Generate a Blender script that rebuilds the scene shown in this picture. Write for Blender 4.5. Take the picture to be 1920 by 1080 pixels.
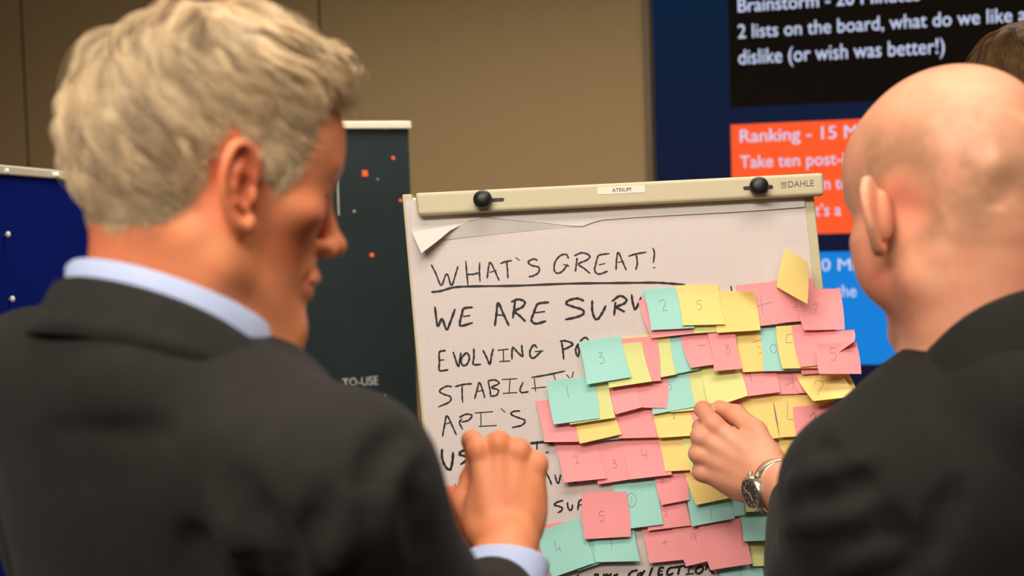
import bpy, bmesh, math, random
import numpy as np
from mathutils import Vector, Matrix

random.seed(7)
rng = np.random.default_rng(11)
scene = bpy.context.scene
COL = scene.collection
for o in list(bpy.data.objects):
    bpy.data.objects.remove(o)

# ------------------------------------------------------------------ camera
FPX = 2667.0                       # focal length in pixels of a 1920 wide frame (50 mm)
CAM = np.array((0.0, 0.0, 1.60))
PITCH, ROLL = math.radians(3.0), math.radians(1.7)
_f = np.array((0, math.cos(PITCH), -math.sin(PITCH)))
_u0 = np.array((0, math.sin(PITCH), math.cos(PITCH)))
_r0 = np.array((1.0, 0, 0))
CR = _r0 * math.cos(ROLL) - _u0 * math.sin(ROLL)
CU = _r0 * math.sin(ROLL) + _u0 * math.cos(ROLL)
CF = _f
cd = bpy.data.cameras.new('camera')
cam = bpy.data.objects.new('camera', cd)
COL.objects.link(cam)
cam.matrix_world = Matrix(((CR[0], CU[0], -CF[0], CAM[0]), (CR[1], CU[1], -CF[1], CAM[1]),
                           (CR[2], CU[2], -CF[2], CAM[2]), (0, 0, 0, 1)))
cd.sensor_width = 36.0
cd.lens = FPX / 1920 * 36
cd.clip_start = 0.05
cd.dof.use_dof = True
cd.dof.focus_distance = 1.95
cd.dof.aperture_fstop = 4.3
cd.dof.aperture_blades = 9
scene.camera = cam

# ------------------------------------------------------------------ world, lights, exposure
vs = scene.view_settings
vs.view_transform = 'Standard'
vs.look = 'None'
vs.gamma = 1
vs.exposure = 0.0
vs.use_curve_mapping = False
world = bpy.data.worlds.new('world')
scene.world = world
world.use_nodes = True
world.node_tree.nodes['Background'].inputs[0].default_value = (1.0, 0.88, 0.76, 1)
world.node_tree.nodes['Background'].inputs[1].default_value = 0.12
CEIL = 2.95


def area(name, loc, sx, sy, power, color, target=None, spread=180):
    ld = bpy.data.lights.new(name, 'AREA')
    ld.shape = 'RECTANGLE'
    ld.size, ld.size_y = sx, sy
    ld.energy = power
    ld.color = color
    ld.spread = math.radians(spread)
    o = bpy.data.objects.new(name, ld)
    COL.objects.link(o)
    o.location = loc
    if target is not None:
        d = Vector(target) - Vector(loc)
        o.rotation_euler = d.to_track_quat('-Z', 'Y').to_euler()
    return o


WARM = (1.0, 0.905, 0.80)
area('ceiling_light_front', (0.3, 0.95, CEIL - 0.05), 1.5, 0.5, 25, WARM)
area('ceiling_light_rear', (-0.55, -0.28, CEIL - 0.05), 1.8, 0.6, 92, WARM, (0.0, 1.2, 1.4))
area('added_wall_wash', (-0.1, 2.75, CEIL - 0.05), 2.6, 0.3, 42, WARM, (-0.05, 3.05, 1.6), 125)  # extra lamp added to brighten the back wall, mostly its lower part


# ------------------------------------------------------------------ helpers
def ray(px, py):
    return CF + (px - 960.0) / FPX * CR - (py - 540.0) / FPX * CU


def W(px, py, d):
    return CAM + d * ray(px, py)


def hit(px, py, p0, n):
    r = ray(px, py)
    return CAM + r * (np.dot(p0 - CAM, n) / np.dot(r, n))


def s2l(c):
    c = np.array(c, float) / 255.0
    return tuple(np.where(c <= 0.04045, c / 12.92, ((c + 0.055) / 1.055) ** 2.4)) + (1.0,)


def mat(name, rgb, rough=0.6, metal=0.0, spec=0.5, noise=None, bump=None, sheen=0.0, emit=None, sss=0.0):
    """noise=(scale, amount) varies the colour, bump=(scale, strength)."""
    m = bpy.data.materials.new(name)
    m.use_nodes = True
    nt = m.node_tree
    b = nt.nodes['Principled BSDF']
    col = s2l(rgb)
    b.inputs['Base Color'].default_value = col
    b.inputs['Roughness'].default_value = rough
    b.inputs['Metallic'].default_value = metal
    b.inputs['Specular IOR Level'].default_value = spec
    if sheen:
        b.inputs['Sheen Weight'].default_value = sheen
        b.inputs['Sheen Roughness'].default_value = 0.5
    if sss:
        b.inputs['Subsurface Weight'].default_value = sss
        b.inputs['Subsurface Radius'].default_value = (1.0, 0.35, 0.2)
        b.inputs['Subsurface Scale'].default_value = 0.006
    if emit:
        b.inputs['Emission Color'].default_value = col
        b.inputs['Emission Strength'].default_value = emit
    tc = nt.nodes.new('ShaderNodeTexCoord')
    if noise:
        n = nt.nodes.new('ShaderNodeTexNoise')
        n.inputs['Scale'].default_value = noise[0]
        n.inputs['Detail'].default_value = 5
        nt.links.new(tc.outputs['Object'], n.inputs['Vector'])
        r = nt.nodes.new('ShaderNodeMapRange')
        r.inputs[1].default_value, r.inputs[2].default_value = 0.3, 0.7
        r.inputs[3].default_value, r.inputs[4].default_value = 1 - noise[1], 1 + noise[1]
        nt.links.new(n.outputs['Fac'], r.inputs[0])
        mx = nt.nodes.new('ShaderNodeVectorMath')
        mx.operation = 'SCALE'
        mx.inputs[0].default_value = col[:3]
        nt.links.new(r.outputs[0], mx.inputs['Scale'])
        nt.links.new(mx.outputs[0], b.inputs['Base Color'])
    if bump:
        n2 = nt.nodes.new('ShaderNodeTexNoise')
        n2.inputs['Scale'].default_value = bump[0]
        n2.inputs['Detail'].default_value = 3
        nt.links.new(tc.outputs['Object'], n2.inputs['Vector'])
        bp = nt.nodes.new('ShaderNodeBump')
        bp.inputs['Strength'].default_value = bump[1]
        bp.inputs['Distance'].default_value = 0.002
        nt.links.new(n2.outputs['Fac'], bp.inputs['Height'])
        nt.links.new(bp.outputs[0], b.inputs['Normal'])
    return m


def link(name, me, m=None, parent=None, smooth=False):
    o = bpy.data.objects.new(name, me)
    COL.objects.link(o)
    if m is not None:
        me.materials.append(m)
    if parent is not None:
        o.parent = parent
        o.matrix_parent_inverse = parent.matrix_world.inverted()
    if smooth:
        me.polygons.foreach_set('use_smooth', np.ones(len(me.polygons), bool))
    return o


def tag(o, label=None, cat=None, group=None, kind=None):
    if label:
        o['label'] = label
    if cat:
        o['category'] = cat
    if group:
        o['group'] = group
    if kind:
        o['kind'] = kind
    return o


def empty(name, loc, label, cat, group=None):
    o = bpy.data.objects.new(name, None)
    COL.objects.link(o)
    o.location = Vector(loc)
    o.empty_display_size = 0.05
    o.matrix_world = Matrix.Translation(Vector(loc))
    return tag(o, label, cat, group)


def pymesh(name, verts, faces):
    me = bpy.data.meshes.new(name)
    me.from_pydata([tuple(map(float, v)) for v in verts], [], faces)
    me.update()
    return me


def box8(p, name, m, parent=None, bevel=0.0, seg=2):
    """a box from eight corners: four of one face in order, then four of the opposite face"""
    bm = bmesh.new()
    v = [bm.verts.new(Vector(q)) for q in p]
    for f in ((0, 1, 2, 3), (7, 6, 5, 4), (0, 4, 5, 1), (1, 5, 6, 2), (2, 6, 7, 3), (3, 7, 4, 0)):
        bm.faces.new([v[i] for i in f])
    bmesh.ops.recalc_face_normals(bm, faces=bm.faces)
    if bevel:
        bmesh.ops.bevel(bm, geom=list(bm.edges), offset=bevel, segments=seg, profile=0.5, affect='EDGES')
    me = bpy.data.meshes.new(name)
    bm.to_mesh(me)
    bm.free()
    return link(name, me, m, parent)


def fbox(name, m, o, ex, ey, ez, x0, x1, y0, y1, z0, z1, parent=None, bevel=0.0):
    """box in a frame o, ex, ey, ez"""
    P = lambda x, y, z: o + x * ex + y * ey + z * ez
    return box8([P(x0, y0, z0), P(x1, y0, z0), P(x1, y1, z0), P(x0, y1, z0),
                 P(x0, y0, z1), P(x1, y0, z1), P(x1, y1, z1), P(x0, y1, z1)], name, m, parent, bevel)


X3, Y3, Z3 = np.eye(3)


def unit(v):
    v = np.asarray(v, float)
    return v / np.linalg.norm(v)


def tube_mesh(name, pts, rad, seg=10, closed_ends=True):
    pts = [np.asarray(p, float) for p in pts]
    n = len(pts)
    if np.isscalar(rad):
        rad = [rad] * n
    V, F = [], []
    up = None
    for i in range(n):
        t = unit(pts[min(i + 1, n - 1)] - pts[max(i - 1, 0)])
        if up is None:
            up = np.cross(t, X3 if abs(t[0]) < .8 else Z3)
        up = unit(up - t * np.dot(up, t))
        b = np.cross(t, up)
        for k in range(seg):
            a = 2 * math.pi * k / seg
            V.append(pts[i] + rad[i] * (math.cos(a) * up + math.sin(a) * b))
    for i in range(n - 1):
        for k in range(seg):
            F.append((i * seg + k, i * seg + (k + 1) % seg, (i + 1) * seg + (k + 1) % seg, (i + 1) * seg + k))
    if closed_ends:
        F.append(tuple(range(seg))[::-1])
        F.append(tuple((n - 1) * seg + k for k in range(seg)))
    return pymesh(name, V, F)


def lathe_mesh(name, prof, o, ax, seg=28):
    """profile of (r, h) turned about axis ax through o"""
    ax = unit(ax)
    e1 = unit(np.cross(ax, X3 if abs(ax[0]) < .8 else Z3))
    e2 = np.cross(ax, e1)
    V, F = [], []
    for r, h in prof:
        for k in range(seg):
            a = 2 * math.pi * k / seg
            V.append(o + ax * h + r * (math.cos(a) * e1 + math.sin(a) * e2))
    for i in range(len(prof) - 1):
        for k in range(seg):
            F.append((i * seg + k, i * seg + (k + 1) % seg, (i + 1) * seg + (k + 1) % seg, (i + 1) * seg + k))
    F.append(tuple(range(seg))[::-1])
    F.append(tuple((len(prof) - 1) * seg + k for k in range(seg)))
    return pymesh(name, V, F)


def catmull(pts, n=6):
    pts = [np.asarray(p, float) for p in pts]
    if len(pts) < 3:
        return pts
    P = [2 * pts[0] - pts[1]] + pts + [2 * pts[-1] - pts[-2]]
    out = []
    for i in range(1, len(P) - 2):
        for k in range(n):
            t = k / n
            a, b, c, d = P[i - 1], P[i], P[i + 1], P[i + 2]
            out.append(0.5 * (2 * b + (c - a) * t + (2 * a - 5 * b + 4 * c - d) * t * t + (3 * b - a - 3 * c + d) * t ** 3))
    out.append(pts[-1])
    return out


def text_obj(name, body, m, o, ex, ey, x0, base, height, width, parent, bold=0.0, lift=0.0):
    """letters as a thin mesh lying in the plane (o, ex, ey): left edge x0, baseline y, cap height, total width"""
    cu = bpy.data.curves.new(name, 'FONT')
    cu.body = body
    cu.size = 1.0
    cu.offset = 0.0 if bold > .008 else bold
    cu.resolution_u = 4
    tmp = bpy.data.objects.new(name, cu)
    COL.objects.link(tmp)
    dg = bpy.context.evaluated_depsgraph_get()
    me = bpy.data.meshes.new_from_object(tmp.evaluated_get(dg))
    bpy.data.objects.remove(tmp)
    n = len(me.vertices)
    co = np.empty(n * 3)
    me.vertices.foreach_get('co', co)
    co = co.reshape(-1, 3)
    xmin, xmax = co[:, 0].min(), co[:, 0].max()
    sx = width / max(xmax - xmin, 1e-6)
    sy = height / 0.73
    ez = np.cross(ex, ey)
    q = o + np.outer(x0 + (co[:, 0] - xmin) * sx, ex) + np.outer(base + co[:, 1] * sy, ey) + lift * ez
    if bold > .008:                       # heavier strokes: the letters once more, a little to the side
        f0 = [tuple(p.vertices) for p in me.polygons]
        q2 = q + bold * sy * ex
        me2 = pymesh(name, np.r_[q, q2], f0 + [tuple(i + n for i in f) for f in f0])
        return link(name, me2, m, parent)
    me.vertices.foreach_set('co', q.ravel())
    me.update()
    me.name = name
    return link(name, me, m, parent)


# ------------------------------------------------------------------ materials of the setting
M = {}
M['wall'] = mat('partition_fabric', (152, 128, 89), 0.9, noise=(260, 0.10), bump=(400, 0.25))
M['seam'] = mat('panel_seam_dark', (40, 32, 22), 0.8)
M['trim'] = mat('brown_trim', (92, 74, 48), 0.55)
M['floor'] = mat('carpet', (70, 62, 56), 0.95, noise=(120, 0.25), bump=(200, 0.5))
M['ceiling'] = mat('ceiling_tile', (200, 192, 178), 0.9)

# ------------------------------------------------------------------ the setting
WT = math.radians(15.0)                     # the back wall comes nearer towards the right
WX = np.array((math.cos(WT), -math.sin(WT), 0.0))
WN = np.array((-math.sin(WT), -math.cos(WT), 0.0))      # towards the camera
W0 = W(1222, 170, 4.25)
W0[2] = 0.0
WO = W0 - 0.06 * WN


def wall_a(px, py, off=0.06):
    p = hit(px, py, W0 + (off - 0.06) * WN, WN)
    return np.dot(p - W0, WX), p[2]


tag(fbox('wall_back', M['wall'], WO, WX, WN, Z3, -3.6, 3.0, -0.1, 0.0, 0, CEIL), kind='structure')
for i, (px, py) in enumerate(((46, 150), (600, 60))):
    a, _ = wall_a(px, py, 0.0)
    tag(fbox('trim_%d' % (i + 1), M['seam'], WO, WX, WN, Z3, a - .003, a + .003, -.001, .0012, 0, CEIL), kind='structure')
a0, _ = wall_a(1211, 150, 0.0)
a1, _ = wall_a(1224, 150, 0.0)
tag(fbox('trim_3', M['trim'], WO, WX, WN, Z3, a0, a1, -.001, .03, 0, CEIL, bevel=.002), kind='structure')
tag(fbox('floor', M['floor'], np.zeros(3), X3, Y3, Z3, -4, 4, -3.0, 6.2, -0.08, 0.0), kind='structure')
tag(fbox('wall_left', M['wall'], np.zeros(3), X3, Y3, Z3, -4.08, -4.0, -3.0, 6.2, 0, CEIL), kind='structure')
tag(fbox('wall_right', M['wall'], np.zeros(3), X3, Y3, Z3, 3.6, 3.68, -3.0, 6.2, 0, CEIL), kind='structure')
tag(fbox('ceiling', M['ceiling'], np.zeros(3), X3, Y3, Z3, -4, 4, -3.0, 6.2, CEIL, CEIL + .08), kind='structure')
# ------------------------------------------------------------------ the presentation screen
def screen_mat(name, rgb, k=1.0):
    m = bpy.data.materials.new(name)
    m.use_nodes = True
    b = m.node_tree.nodes['Principled BSDF']
    b.inputs['Base Color'].default_value = (0.002, 0.002, 0.002, 1)
    b.inputs['Roughness'].default_value = 0.5
    b.inputs['Specular IOR Level'].default_value = 0.0
    b.inputs['Emission Color'].default_value = s2l(rgb)
    b.inputs['Emission Strength'].default_value = k
    return m


SC = {'navy': screen_mat('screen_navy', (18, 26, 54)), 'black': screen_mat('screen_black', (18, 12, 8)),
      'orange': screen_mat('screen_orange', (255, 92, 44)), 'blue': screen_mat('screen_blue', (24, 128, 216)),
      'text': screen_mat('screen_lettering', (205, 215, 245))}
# the slide's background runs from teal navy at the top to violet navy below
nt = SC['navy'].node_tree
tc = nt.nodes.new('ShaderNodeTexCoord')
sp = nt.nodes.new('ShaderNodeSeparateXYZ')
rp = nt.nodes.new('ShaderNodeValToRGB')
mr = nt.nodes.new('ShaderNodeMapRange')
mr.inputs[1].default_value, mr.inputs[2].default_value = 1.3, 2.3
nt.links.new(tc.outputs['Object'], sp.inputs[0])
nt.links.new(sp.outputs[2], mr.inputs[0])
nt.links.new(mr.outputs[0], rp.inputs[0])
rp.color_ramp.elements[0].color = s2l((25, 21, 48))
rp.color_ramp.elements[1].color = s2l((12, 34, 60))
nt.links.new(rp.outputs[0], nt.nodes['Principled BSDF'].inputs['Emission Color'])
M['bezel'] = mat('screen_edge', (22, 22, 24), 0.5)

sa0, _ = wall_a(1225, 150)
scr = empty('presentation_screen', W0 + WX * (sa0 + 1.2), 'large navy presentation screen behind the flip chart showing a workshop slide', 'screen')
fbox('screen_case', M['bezel'], W0, WX, WN, Z3, sa0, sa0 + 2.6, -.055, -.003, 0.42, 2.62, scr, 0.004)
fbox('display', SC['navy'], W0, WX, WN, Z3, sa0 + .002, sa0 + 2.598, -.003, 0.0, 0.422, 2.618, scr)
fbox('foot', M['bezel'], W0, WX, WN, Z3, sa0 + .2, sa0 + .3, -.05, .25, 0.0, .43, scr, 0.004)
fbox('foot', M['bezel'], W0, WX, WN, Z3, sa0 + 2.3, sa0 + 2.4, -.05, .25, 0.0, .43, scr, 0.004)
BL = wall_a(1370, 230)[0]
BR = BL + 1.75


def slide_box(nm, mt, ptop, pbot, l=1.0):
    zt, zb = ptop, pbot
    return fbox(nm, mt, W0, WX, WN, Z3, BL, BR, 0.0, 0.0015, zb, zt, scr)


zb_top = 2.45
slide_box('black_text_panel', SC['black'], zb_top, wall_a(1372, 202)[1])
slide_box('orange_text_panel', SC['orange'], wall_a(1372, 234)[1], wall_a(1600, 437)[1])
slide_box('blue_text_panel', SC['blue'], wall_a(1560, 472)[1], wall_a(1610, 683)[1])


# baselines and extents of the slide's lines
LINES = [
    ('heading_text', 'Brainstorm - 20 Minutes', 1384, 23, 1724, 0, 27, .018),
    ('slide_text', '2 lists on the board, what do we like a', 1384, 72, 1924, 31, 27, .004),
    ('slide_text', 'dislike (or wish was better!)', 1385, 121, 1771, 97, 29, .004),
    ('heading_text', 'Ranking - 15 Minutes', 1388, 267, 1700, 248, 25, .018),
    ('slide_text', 'Take ten post-its', 1388, 315, 1608, 301, 24, .004),
    ('slide_text', 'n te', 1545, 355, 1590, 354, 24, .004),
    ('slide_text', 't\u2019s a', 1528, 405, 1577, 403, 24, .004),
    ('heading_text', '0 Minutes', 1540, 508, 1690, 500, 24, .018),
    ('slide_text', 'y the', 1546, 557, 1606, 555, 24, .004),
]
for nm, body, xl, yl, xr, yr, cap, bold in LINES:
    a, z = wall_a(xl, yl)
    b, _ = wall_a(xr, yr)
    _, z2 = wall_a(xl, yl - cap)
    # the text plane's normal must face the room: ex x ey = WX x Z = towards the camera
    text_obj(nm, body, SC['text'], W0 + .0022 * WN, WX, Z3, a, z, z2 - z, b - a, scr, bold)

# ------------------------------------------------------------------ roll-up banner
M['banner'] = mat('banner_print_dark', (25, 37, 38), 0.42, noise=(3.0, 0.25))
M['alu'] = mat('pale_metal', (225, 215, 190), 0.4, metal=0.2)
M['orange_ink'] = mat('orange_print', (240, 100, 50), 0.5)
M['pale_ink'] = mat('pale_print', (170, 172, 165), 0.5)
BD = 3.35
bTR = W(768, 228, BD)
BY = math.radians(24)
bx = np.array((math.cos(BY), math.sin(BY), 0.0))
bn = np.array((math.sin(BY), -math.cos(BY), 0.0))
bo = bTR.copy()
bo[2] = 0.0
btop = bTR[2]
ban = empty('roll_up_banner', bo - .3 * bx, 'dark teal roll-up banner stand with orange dots beside the flip chart', 'banner')
BWD = 0.62
fbox('top_rail', M['alu'], bo, bx, bn, Z3, -BWD, 0.0, -.012, .012, btop - .017, btop, ban, .002)
me = fbox('printed_panel', M['banner'], bo, bx, bn, Z3, -BWD + .004, -.004, -.0008, .0008, .09, btop - .015, ban)
fbox('base_cassette', M['alu'], bo, bx, bn, Z3, -BWD, 0.0, -.06, .06, 0.0, .1, ban, .01)
fbox('support_pole', M['alu'], bo - .31 * bx - .03 * bn, bx, bn, Z3, -.008, .008, -.008, .008, .1, btop - .01, ban, .002)


def banner_ab(px, py):
    p = hit(px, py, bo, bn)
    return np.dot(p - bo, bx), p[2]


def disc(nm, px, py, rr, mt):
    a, z = banner_ab(px, py)
    me = lathe_mesh(nm, [(rr, .0), (rr, .0006)], bo + a * bx + z * Z3 + .0009 * bn, bn, 12)
    return link(nm, me, mt, ban)


for px, py, r_, k in ((737, 296, 3.2, 'orange_ink'), (724, 242, 2.6, 'orange_ink'), (697, 478, 4.0, 'orange_ink'), (751, 376, 3, 'orange_ink'),
                      (664, 396, 2.2, 'pale_ink'), (708, 336, 1.6, 'pale_ink'), (721, 742, 2.0, 'pale_ink')):
    disc('printed_dot', px, py, r_ / FPX * BD, M[k])
a, z = banner_ab(684, 325)
s = 5.5 / FPX * BD
star = []
for ang in (45, 135):
    c, sn = math.cos(math.radians(ang)), math.sin(math.radians(ang))
    ex = c * bx + sn * Z3
    ey = -sn * bx + c * Z3
    star.append(fbox('printed_cross', M['orange_ink'], bo + a * bx + z * Z3, ex, ey, bn, -s * 1.2, s * 1.2, -s * .42, s * .42, .0009, .0016 + .0002 * (ang > 90), ban))
a, z = banner_ab(642, 726)
b_, _ = banner_ab(709, 726)
_, z2 = banner_ab(642, 709)
text_obj('printed_lettering', 'TO-USE', M['pale_ink'], bo + .0012 * bn, bx, Z3, a, z, z2 - z, b_ - a, ban, .004)
a, z = banner_ab(635, 404)
_, z2 = banner_ab(635, 338)
fbox('printed_line', M['pale_ink'], bo, bx, bn, Z3, a - .0015, a + .0015, .0008, .0014, z, z2, ban)

# ------------------------------------------------------------------ blue pinboard at the left
M['blue_felt'] = mat('blue_felt', (6, 24, 104), 0.95, spec=0.05, noise=(300, 0.12))
M['white_pin'] = mat('white_pin_head', (225, 222, 212), 0.4)
px0 = -0.945
zt = W(0, 308, 2.6)[2]
pb = empty('pinboard', (px0, 3.0, 0), 'blue felt pinboard with pale frame at the left edge', 'pinboard')
po = np.array((px0, 0, 0))
fbox('felt_panel', M['blue_felt'], po, X3, Y3, Z3, -.012, .006, 2.1, 3.62, .62, zt - .012, pb)
fbox('top_frame', M['alu'], po, X3, Y3, Z3, -.016, .012, 2.09, 3.63, zt - .018, zt, pb, .003)
fbox('bottom_frame', M['alu'], po, X3, Y3, Z3, -.016, .012, 2.09, 3.63, .6, .625, pb, .003)
for yy in (2.1, 3.62):
    fbox('frame_post', M['alu'], po, X3, Y3, Z3, -.016, .012, yy - .014, yy + .014, 0.02, zt, pb, .003)
    fbox('foot', M['alu'], po, X3, Y3, Z3, -.22, .22, yy - .02, yy + .02, 0.0, .025, pb, .004)
for px, py in ((6, 322), (96, 329), (16, 561), (8, 440), (101, 329)):
    p = hit(px, py, po + .006 * X3, X3)
    me = lathe_mesh('pin', [(.001, 0), (.001, .004), (.0055, .005), (.006, .009), (.003, .011), (.0008, .0115)], p, X3, 14)
    o = link('push_pin', me, M['white_pin'], None, True)
    k = {6: 'topmost at the frame edge', 96: 'by itself under the top rail', 101: 'close beside another under the rail',
         16: 'lowest of all', 8: 'halfway up the board'}[px]
    tag(o, 'white push pin in the blue pinboard, ' + k, 'push pin', 'white pins on the blue pinboard')
# ------------------------------------------------------------------ the flip chart
FO = W(754, 366, 2.0)
FR = unit(W(1522, 328, 1.952) - FO)
FD = unit(W(754 + 61, 366 + 700, 1.973) - FO)
FN = unit(np.cross(FD, FR))                       # towards the room
_A = np.array([[FR @ FR, FR @ FD], [FR @ FD, FD @ FD]])


def buv(px, py, h=0.0):
    d = hit(px, py, FO + h * FN, FN) - FO
    return np.linalg.solve(_A, np.array((d @ FR, d @ FD)))


def B(u, v, h=0.0):
    return FO + u * FR + v * FD + h * FN


M['chart_beige'] = mat('beige_coated_metal', (205, 194, 158), 0.45)
M['chart_back'] = mat('chart_panel_white', (214, 208, 196), 0.5)
M['knob_black'] = mat('black_plastic', (24, 22, 21), 0.42)
M['label_white'] = mat('label_white', (238, 232, 214), 0.5)
M['label_ink'] = mat('label_ink', (28, 26, 26), 0.6)
M['logo_grey'] = mat('logo_grey', (150, 142, 124), 0.5)
M['leg_grey'] = mat('leg_tube', (150, 146, 136), 0.4, metal=0.4)

uw = buv(1522, 328)[0]
VB = 1.0
chart = empty('flip_chart', (B(uw / 2, VB)[0], B(uw / 2, VB)[1], 0.0), 'beige flip chart easel with black clamp knobs holding a paper pad', 'flip chart')


def bslab(nm, mt, u0, u1, v0, v1, h0, h1, par=None, bev=0.0):
    return box8([B(u0, v0, h0), B(u1, v0, h0), B(u1, v1, h0), B(u0, v1, h0), B(u0, v0, h1), B(u1, v0, h1), B(u1, v1, h1), B(u0, v1, h1)], nm, mt, par, bev)


bslab('board_panel', M['chart_back'], .006, uw - .006, .004, VB, -.016, -.002, chart)
for u0 in (0.0, uw - .014):
    bslab('side_rail', M['chart_beige'], u0, u0 + .014, -.001, VB + .01, -.02, .0015, chart, .002)
bslab('tray', M['chart_beige'], 0, uw, VB - .005, VB + .012, -.02, .06, chart, .003)
# clamp bar
bh = .023
c = [buv(777.5, 361.5, bh), buv(1544, 323.5, bh), buv(1546, 365, bh), buv(782.5, 404, bh)]
q = [B(*k, bh) for k in c] + [B(*k, .003) for k in c]
bar = box8([q[4], q[5], q[6], q[7], q[0], q[1], q[2], q[3]], 'clamp_bar', M['chart_beige'], chart, .0045, 3)
for (kx, ky, s0, s1) in ((905, 374, 905, 942), (1423, 349.5, 1397, 1446)):
    u, v = buv(kx, ky, bh + .01)
    o = link('clamp_knob', lathe_mesh('clamp_knob', [(.005, 0), (.005, .0045), (.011, .006), (.0128, .0095), (.0131, .013), (.0121, .0175), (.0088, .0205), (.0035, .0217)],
             B(u, v, bh - .001), FN, 32), M['knob_black'], chart, True)
    sl = (-.0497 * (s1 - s0))
    ua, va = buv(s0, ky + 2 - (s0 - kx) * .05, bh + .0005)
    ub, vb = buv(s1, ky + 2 - (s1 - kx) * .05, bh + .0005)
    w = .0025
    P = []
    for k in range(13):
        a = math.pi / 2 + math.pi * k / 12
        P.append((ua + w * math.cos(a), va + w * math.sin(a)))
    for k in range(13):
        a = -math.pi / 2 + math.pi * k / 12
        P.append((ub + w * math.cos(a), vb + w * math.sin(a)))
    n = len(P)
    V = [B(*k, bh - .0005) for k in P] + [B(*k, bh + .0007) for k in P]
    Fc = [tuple(range(n))[::-1], tuple(range(n, 2 * n))] + [(i, (i + 1) % n, n + (i + 1) % n, n + i) for i in range(n)]
    link('clamp_slot', pymesh('clamp_slot', V, Fc), M['knob_black'], bar)
cl = [buv(1120, 351.5, bh), buv(1208.5, 347, bh), buv(1209.5, 360.5, bh), buv(1121, 365, bh)]
q = [B(*k, bh) for k in cl] + [B(*k, bh + .0006) for k in cl]
lab = box8(q, 'name_label', M['label_white'], chart)
tag(lab, 'white label strip lettered ATRIUM')


def btext(nm, body, mt, pl, pr, cap, h, par, bold=0.0):
    a = B(*buv(*pl, h), h)
    b = B(*buv(*pr, h), h)
    up = B(*buv(pl[0], pl[1] - cap, h), h)
    ex = unit(b - a)
    ey = unit(np.cross(FN, ex))
    return text_obj(nm, body, mt, a, ex, ey, 0, 0, abs((up - a) @ ey), np.linalg.norm(b - a), par, bold)


btext('label_lettering', 'ATRIUM', M['label_ink'], (1148, 360.5), (1183, 358.2), 7.6, bh + .0008, lab, .015)
btext('logo_lettering', 'DAHLE', M['logo_grey'], (1478.5, 351.2), (1526, 348.6), 12, bh + .0005, bar, .01)
eu, ev = buv(1464, 341.5, bh)
eu2, ev2 = buv(1476, 353, bh)


def eslab(a0, a1, b0, b1):
    L, H = eu2 - eu, ev2 - ev
    return [(eu + a0 * L, ev + b0 * H), (eu + a1 * L, ev + b0 * H), (eu + a1 * L, ev + b1 * H), (eu + a0 * L, ev + b1 * H)]


V, Fc = [], []
for (a0, a1, b0, b1) in ((0, .16, 0, 1), (0, 1, 0, .14), (.84, 1, 0, .8), (.28, .44, .25, .9), (.28, .75, .25, .4), (.55, .72, .5, 1.0)):
    k = len(V)
    V += [B(u, v, bh + .0006) for u, v in eslab(a0, a1, b0, b1)]
    Fc.append((k, k + 3, k + 2, k + 1))
link('logo_emblem', pymesh('logo_emblem', V, Fc), M['logo_grey'], bar)
# legs down to the floor
for u in (.05, uw - .05):
    p = B(u, VB - .02, -.03)
    t = p[2] / -FD[2]
    link('leg', tube_mesh('leg', [B(u, .5, -.03), p + FD * t * .997], .012, 14), M['leg_grey'], chart, True)
    link('rubber_foot', lathe_mesh('rubber_foot', [(.016, 0), (.017, .03)], np.array((*(p + FD * t)[:2], 0.0)), Z3, 16), M['knob_black'], chart)
pm = B(uw / 2, .25, -.03)
pe = np.array((pm[0] + .12, pm[1] + .62, 0.012))
link('rear_leg', tube_mesh('rear_leg', [pm, pe], .012, 14), M['leg_grey'], chart, True)
link('rubber_foot', lathe_mesh('rubber_foot', [(.016, 0), (.017, .03)], np.array((*pe[:2], 0.0)), Z3, 16), M['knob_black'], chart)

# ------------------------------------------------------------------ the paper pad with its writing
M['paper'] = mat('pad_paper', (220, 208, 203), 0.75)
nt = M['paper'].node_tree
uvn = nt.nodes.new('ShaderNodeUVMap')
uvn.uv_map = 'grid'
sx = nt.nodes.new('ShaderNodeSeparateXYZ')
nt.links.new(uvn.outputs[0], sx.inputs[0])
lines = []
for ax in (0, 1):
    f = nt.nodes.new('ShaderNodeMath'); f.operation = 'MULTIPLY'; f.inputs[1].default_value = 1 / .018
    g = nt.nodes.new('ShaderNodeMath'); g.operation = 'FRACT'
    hh = nt.nodes.new('ShaderNodeMath'); hh.operation = 'LESS_THAN'; hh.inputs[1].default_value = .05
    nt.links.new(sx.outputs[ax], f.inputs[0]); nt.links.new(f.outputs[0], g.inputs[0]); nt.links.new(g.outputs[0], hh.inputs[0])
    lines.append(hh)
mxm = nt.nodes.new('ShaderNodeMath'); mxm.operation = 'MAXIMUM'
nt.links.new(lines[0].outputs[0], mxm.inputs[0]); nt.links.new(lines[1].outputs[0], mxm.inputs[1])
mc = nt.nodes.new('ShaderNodeMix'); mc.data_type = 'RGBA'
mc.inputs[6].default_value = s2l((220, 208, 203)); mc.inputs[7].default_value = s2l((214.5, 202, 197))
nt.links.new(mxm.outputs[0], mc.inputs[0])
nt.links.new(mc.outputs[2], nt.nodes['Principled BSDF'].inputs['Base Color'])
M['torn_paper'] = mat('torn_paper', (226, 219, 212), 0.75)
M['marker'] = mat('marker_ink', (26, 20, 26), 0.5)

pad = empty('paper_pad', B(uw / 2, .5, .002), 'gridded white paper pad with black handwriting clamped on the flip chart', 'paper pad')
pu0, pu1 = buv(764.5, 420)[0] - .0005, buv(1511, 400)[0]
NU, NV = 30, 44
V, Fc, UV = [], [], []
PH = .0022


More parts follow.
